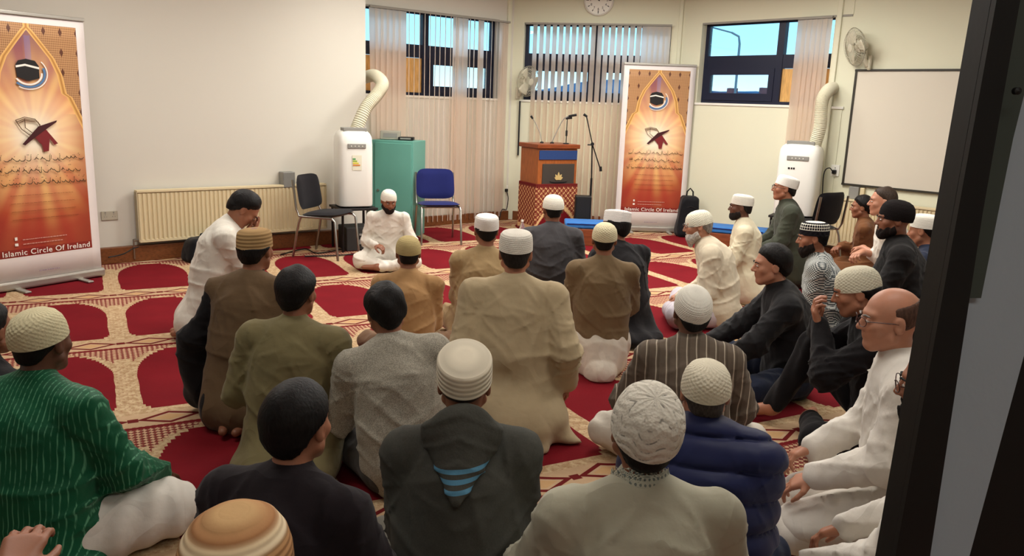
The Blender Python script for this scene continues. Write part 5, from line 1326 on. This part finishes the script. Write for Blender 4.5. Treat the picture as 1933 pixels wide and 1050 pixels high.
person('broad man in light khaki shalwar kameez kneeling at the centre', 975, 433, 1.03, -3, K(legs='kneel', lean=6, arms=('down', 'down'), al=(-.25, .12, .28), ar=(.30, .04, .26), hl=(-.12, -.3, -1), hr=(.25, -.3, -1), head=(4, -2, 0), girth=1.18, shw=1.16), 'tan',
       ('kameez', cloth('light_khaki', (176, 158, 126)), K(infl=.022, drop=.07, flare=.06, extra=((V3(.10, -.10, .06), V3(.40, -.18, .012), .13, .012, .08, V3(0, 0, 1), .5), (V3(-.1, -.15, .05), V3(.18, -.30, .02), .08, .03, .08, V3(0, 0, 1), .6)))),
       ('trousers', cloth('light_khaki', (176, 158, 126)), {}), cap=('tall', capm('fine', (228, 222, 210)), 0, .004), hair='under', haircol=(40, 34, 30), bodyh=.0065)
person('man in dark grey jacket and white cap nearest the lectern', 1045, 366, .98, -4, K(legs='kneel', lean=8, arms=('thigh', 'thigh'), head=(18, -4, 0), girth=1.12), 'brown',
       ('jacket', cloth('dark_grey_wool', (66, 64, 66)), K(length='short', infl=.018)), ('trousers', cloth('charcoal_wool', (52, 50, 50)), {}), cap=('dome', capm('fine', W_CR), 0, .004))
person('man in black robe with tilted white cap, right of the dark grey jacket', 1166, 395, .92, 28, K(legs='cross', lean=14, arms='lap', head=(12, -8, 10), girth=1.05), 'brown',
       ('robe', cloth('black_cotton', (26, 24, 26)), K(infl=.014, skirt=1.1, drop=.04)), ('trousers', cloth('grey_stripe', (120, 116, 116)), {}), cap=('flat', capm('fine', (226, 222, 218)), 4, -.004), hair='full')
person('man in brown jumper over white shalwar with cream crochet cap', 1143, 418, .95, 0, K(legs='kneel', lean=7, arms=('thigh', 'thigh'), head=(-2, -2, 0), girth=1.02), 'brown',
       ('jumper', cloth('brown_knit', (118, 98, 72)), K(length='short', infl=.012, drop=0)), ('white_shalwar', cloth('white_cotton2', (214, 206, 192)), K(infl=.02, extra=((V3(0, -.08, .10), V3(0, -.16, .05), .19, .12, .06),))), cap=('dome', capm('crochet', (216, 206, 172)), -2), feet=False)
# ---- right side, profiles towards the left
person('old man with white beard in cream kurta facing left', 1318, 394, .90, 78, K(legs='cross', lean=20, arms='lap', head=(6, -10, 0), girth=1.0), 'light',
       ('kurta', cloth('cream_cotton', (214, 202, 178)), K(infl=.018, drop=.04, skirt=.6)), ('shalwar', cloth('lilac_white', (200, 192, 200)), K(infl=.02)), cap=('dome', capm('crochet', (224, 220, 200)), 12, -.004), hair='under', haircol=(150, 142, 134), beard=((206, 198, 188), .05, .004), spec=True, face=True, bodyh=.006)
person('dark-skinned man in cream kurta and white cap facing left', 1402, 366, .95, 74, K(legs='kneel', lean=8, arms='thigh', head=(4, -2, 0), girth=.98), 'dark',
       ('kurta', cloth('pale_cream_cotton', (220, 210, 182)), K(infl=.012)), ('trousers', cloth('pale_cream_cotton', (220, 210, 182)), {}), cap=('tall', capm('fine', (230, 226, 214)), 0, .004), beard=((34, 27, 24), .0), face=True, bodyh=.006)
person('man in dark green kurta, glasses and white cap by the right air conditioner', 1487, 330, 1.07, 82, K(legs='kneel', lean=8, arms=('thigh', 'thigh'), head=(-4, 2, 0)), 'tan',
       ('kurta', cloth('dark_green_cotton', (62, 65, 54)), K(infl=.012)), ('trousers', cloth('dark_green_cotton', (62, 65, 54)), {}), cap=('tall', capm('fine', (232, 228, 220)), -6), spec=True, face=True, bodyh=.006)
person('dark-bearded man in checked shirt and black-and-white patterned cap', 1536, 416, .90, 64, K(legs='cross', lean=12, arms='lap', head=(16, -8, 0)), 'tan',
       ('checked_shirt', cloth('checked_cotton', (206, 208, 202), 'check', (64, 72, 76)), K(length='short', infl=.010)), ('trousers', cloth('slate_cotton', (98, 108, 108)), {}), cap=('tall', capm('motif', (222, 218, 204), (30, 28, 32))), beard=((34, 24, 20), .03, .004), face=True, hair='under', bodyh=.006)
person('black-haired man in black jacket and jeans leaning forward, facing left', 1462, 458, .91, 84, K(legs='wide', lean=14, arms=('wide', 'wide'), al=(-.24, .47, .22), ar=(.20, .50, .20), head=(2, -4, 0), girth=1.02), 'light',
       ('black_jacket', cloth('black_softshell', (26, 25, 27), rough=.7), K(length='short', infl=.018, drop=.04)), ('jeans', cloth('dark_denim', (32, 38, 56)), K(infl=.005)), hair='full', face=True, bodyh=.006)
person('boy in rust brown kurta sitting before the right radiator', 1630, 367, .88, 60, K(legs='cross', lean=8, arms='fold', head=(10, -4, 0), girth=.92), 'brown',
       ('kurta', cloth('rust_cotton', (114, 74, 46)), K(infl=.002)), ('trousers', cloth('rust_cotton', (114, 74, 46)), {}), hair='full', face=True, bodyh=.006)
person('man in white shirt with folded arms behind the boy', 1672, 350, 1.08, 66, K(legs='kneel', lean=12, arms='fold', head=(10, -2, 0)), 'light',
       ('shirt', cloth('white_cotton', (222, 216, 204)), K(length='short', sleeve='half')), ('trousers', cloth('slate_blue_cotton', (72, 80, 92)), {}), hair='short', haircol=(62, 48, 38), face=True, bodyh=.006)
person('bearded man in black with black beanie facing left', 1694, 375, 1.10, 68, K(legs='cross', lean=8, arms=('wide', 'wide'), head=(12, -4, 0), zp=.22, girth=1.1), 'brown',
       ('black_jumper', cloth('black_knit', (24, 22, 22)), K(length='short', infl=.016, drop=.04)), ('trousers', cloth('black_cotton', (24, 22, 24)), {}), cap=('beanie', capm('fine', (30, 26, 26)), -4), hair=None, beard=((36, 28, 25), .0), face=True, bodyh=.006)
person('man in navy top with white cap behind the man in the black beanie', 1746, 402, .95, 40, K(legs='cross', lean=12, arms='lap', head=(6, -10, 0), girth=1.06), 'tan',
       ('navy_top', cloth('navy_cotton', (36, 42, 60)), K(length='short', infl=.016)), ('trousers', cloth('navy_cotton', (36, 42, 60)), {}), cap=('tall', capm('fine', (224, 220, 208)), -4))
person('man in dark top farthest right, half hidden by the door frame', 1808, 424, .79, 55, K(legs='cross', lean=10, arms='lap', head=(0, -4, 0)), 'light',
       ('dark_top', cloth('navy_cotton', (36, 42, 60)), K(length='short')), ('trousers', cloth('navy_cotton', (36, 42, 60)), {}), hair='short', bodyh=.008)
# ---- middle and right foreground
r_, J_ = person('man in black clothes and cream cap holding his clasped hands to his face', 1613, 500, .93, 72, K(legs='kneeup', lean=16, arms='face', al=(-.03, .34, .60), ar=(.05, .34, .60), head=(4, -16, 0), curl=2.4, girth=1.0), 'tan',
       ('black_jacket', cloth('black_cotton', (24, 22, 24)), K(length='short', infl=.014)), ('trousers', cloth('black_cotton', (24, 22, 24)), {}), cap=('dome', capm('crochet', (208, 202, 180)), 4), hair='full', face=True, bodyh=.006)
person('man in brown striped shirt with round white cap, seen from behind', 1312, 540, .88, -6, K(legs='wide', lean=12, arms=('knee', 'knee'), head=(10, 6, 0), girth=1.02), 'dark',
       ('striped_shirt', cloth('striped_brown', (98, 86, 74), 'stripe_wide', (176, 164, 146)), K(length='short', infl=.014)), ('shalwar', cloth('white_cotton2', (214, 206, 192)), K(infl=.012)), cap=('dome', capm('fine', (232, 228, 216)), -16, .004), hair='long')
person('bald man with glasses in a white kurta facing left', 1692, 535, 1.06, 72, K(legs='kneel', lean=11, arms=('thigh', 'thigh'), head=(12, -4, 0), girth=1.12), 'light',
       ('white_kurta', cloth('bright_white_cotton', (226, 220, 210)), K(infl=.018, drop=.08, skirt=1.05)), ('white_trousers', cloth('bright_white_cotton', (226, 220, 210)), {}), hair='ring', haircol=(92, 66, 54), spec=True, face=True, bodyh=.0055)
person('man in navy quilted jacket with white crochet cap, right foreground', 1337, 676, .855, -12, K(legs='cross', lean=12, arms='lap', head=(4, -4, 0), girth=1.12), 'light',
       ('quilted_jacket', cloth('navy_nylon', (28, 34, 72), 'smooth', rough=.5), K(length='short', infl=.040, puff=True, fold=.5, drop=.02)), ('trousers', cloth('navy_cotton', (36, 42, 60)), {}), cap=('dome', capm('crochet', (222, 214, 192)), -6), hair='under', haircol=(70, 62, 56), clothh=.0075)
r_, J_ = person('man in pale grey-green kurta with white lace cap, centre right foreground', 1233, 733, .935, 4, K(legs='wide', lean=11, arms=('knee', 'knee'), al=(-.28, .42, .22), head=(-4, 4, 5), shw=1.1, girth=1.14), 'brown',
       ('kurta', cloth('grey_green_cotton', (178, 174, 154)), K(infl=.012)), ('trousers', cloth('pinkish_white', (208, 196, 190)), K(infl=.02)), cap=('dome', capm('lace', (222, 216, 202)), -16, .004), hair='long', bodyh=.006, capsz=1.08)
def collar_sdf(J):
    a, b = J['N'] - J['up'] * .010, J['N'] + (J['HN'] - J['N']) * .80
    def f(P):
        ax = nrm(b - a); t_ = (P - a) @ ax
        d = cone(P, a, b, .088, .076); return np.maximum(np.maximum(d, -cone(P, a - ax * .05, b + ax * .08, .082, .069)), np.maximum(t_ - np.linalg.norm(b - a) - .004, -t_ - .006))
    return f
v, q = mesh_sdf(collar_sdf(J_), (-.4, -.4, .3), (.4, .6, 1.1), .004); fast_mesh('collar', v, q, cloth('patterned_collar', (176, 174, 156), 'motif', (112, 118, 112)), r_)['label'] = 'collar with a woven pattern'
HOODZ = .545
t = Mt('grey_marl_fleece', .9, 0, .15); c_ = cmix(t.noise(200), lin((66, 66, 61)), lin((82, 82, 76))); t.col(c_).bump(t.noise(5, 2) * 2 + t.noise(12, 3) * .6, .7, .01); M_FM = t.m
t = Mt('striped_fleece', .9, 0, .15); x, y, z = t.co(); c_ = cmix(t.noise(200), lin((66, 66, 61)), lin((82, 82, 76)))
q_ = z - x * .10; w_ = ((q_ - HOODZ) * 36).fr(); st = (w_ < .5) * (q_ > HOODZ) * (q_ < HOODZ + .082)
c_ = cmix(st, c_, lin((96, 150, 182))); t.col(c_).bump(t.noise(30, 4) + t.noise(8, 2) * 3, .5, .006); M_FL = t.m
r_, J_ = person('man in grey hooded top with blue stripes and banded white cap', 878, 660, .89, 0, K(legs='cross', lean=10, arms='lap', head=(2, 2, 0), girth=1.12), 'brown',
       ('hooded_top', M_FM, K(length='short', infl=.020, collar=False)), ('trousers', cloth('grey_cotton', (110, 106, 96)), {}), cap=('flat', capm('ribs', (232, 222, 200)), -12, -.006), hair='crop', haircol=(64, 50, 42), bodyh=.006, capsz=1.03)
def hood_sdf(J):
    fw, up, rt, N = J['fw'], J['up'], J['rt'], J['N']; hb = N - fw * .105 + up * .015
    def f(P):
        Q = P + np.stack([wob(P, 12, 2), wob(P, 12, 3), wob(P, 12, 4)], 1) * .008
        d = cone(Q, hb - rt * .085, hb + rt * .085, .040, .040)
        for s in (-1, 1): d = smin(d, cone(Q, hb + rt * s * .085, N + fw * .055 + rt * s * .088 - up * .01, .042, .030), .03)
        d = smin(d, cone(Q, hb - up * .015 - fw * .020, hb - up * .185 - fw * .100, .120, .020, fw, .34), .014)
        xr = (P - hb) @ rt; zz = (P - hb) @ up
        d = d - .007 * (1 - np.abs(np.sin(zz * 42 + np.abs(xr) * 16))) ** 3
        return d
    return f
v, q = mesh_sdf(hood_sdf(J_), (-.5, -.5, .2), (.5, .6, 1.2), .008); fast_mesh('hood', v, q, M_FL, r_)['label'] = 'hood with three pale blue stripes'
person('man with thick black hair in plain black shirt, left of the hooded man', 560, 715, .90, -14, K(legs='wide', lean=13, arms=('knee', 'knee'), head=(-6, -4, 0), girth=1.1), 'tan',
       ('black_shirt', cloth('purple_black_cotton', (36, 30, 34)), K(length='short', infl=.016)), ('trousers', cloth('stone_cotton', (150, 142, 126)), K(infl=.008)), hair='full', bodyh=.0055)
person('man in striped green kurta with cream crochet cap, left foreground', 72, 578, .91, -8, K(legs='wide', lean=10, arms=('knee', 'knee'), head=(-4, -4, 0), girth=1.12), 'dark',
       ('green_kurta', cloth('green_silk', (20, 88, 58), 'stripe', (92, 156, 120), rough=.5), K(infl=.022, skirt=.5, drop=.10, flare=.1)), ('white_trousers', cloth('bright_white_cotton', (226, 220, 210)), K(infl=.03)), cap=('dome', capm('crochet', (214, 204, 168)), -6), bodyh=.006)
person('man in brown and cream banded cap at the bottom edge', 447, 955, .96, 0, K(legs='cross', lean=6, arms='lap', head=(0, -8, 0)), 'brown',
       ('dark_shirt', cloth('purple_black_cotton', (36, 30, 34)), K(length='short')), ('trousers', cloth('black_cotton', (24, 22, 24)), {}), cap=('dome', capm('bands', (180, 130, 80)), 0), bodyh=.0065, capsz=1.06)
person('man in black at the far left edge beyond the green kurta', -28, 568, .82, -20, K(legs='cross', lean=10, arms='lap', head=(0, -4, 0)), 'brown',
       ('black_top', cloth('black_cotton', (24, 22, 24)), K(length='short', infl=.016)), ('trousers', cloth('brown_cotton', (120, 92, 70)), {}), hair='full', bodyh=.008)
person('curly-haired bearded man in white with glasses, half hidden by the door frame', 1783, 640, 1.05, 50, K(legs='kneel', lean=6, arms='thigh', head=(14, -8, 0), girth=1.05), 'tan',
       ('white_shirt', cloth('bright_white_cotton', (226, 220, 210)), K(infl=.012)), ('trousers', cloth('white_cotton', (222, 216, 204)), {}), hair='long', beard=((28, 22, 20), .04, .006), spec=True, face=True, bodyh=.006)
person('man at the lower left corner of whom only the raised bent hand shows', 0, 900, .92, 0, K(legs='kneeup', lean=8, arms=('lap', 'knee'), ar=(.37, .36, .70), hr=(.5, -.3, -.8), head=(0, -4, 0)), 'tan',
       ('dark_shirt', cloth('purple_black_cotton', (36, 30, 34)), K(length='short', sleeve='half')), ('trousers', cloth('black_cotton', (24, 22, 24)), {}), at=(-1.36, 1.12), bodyh=.006)
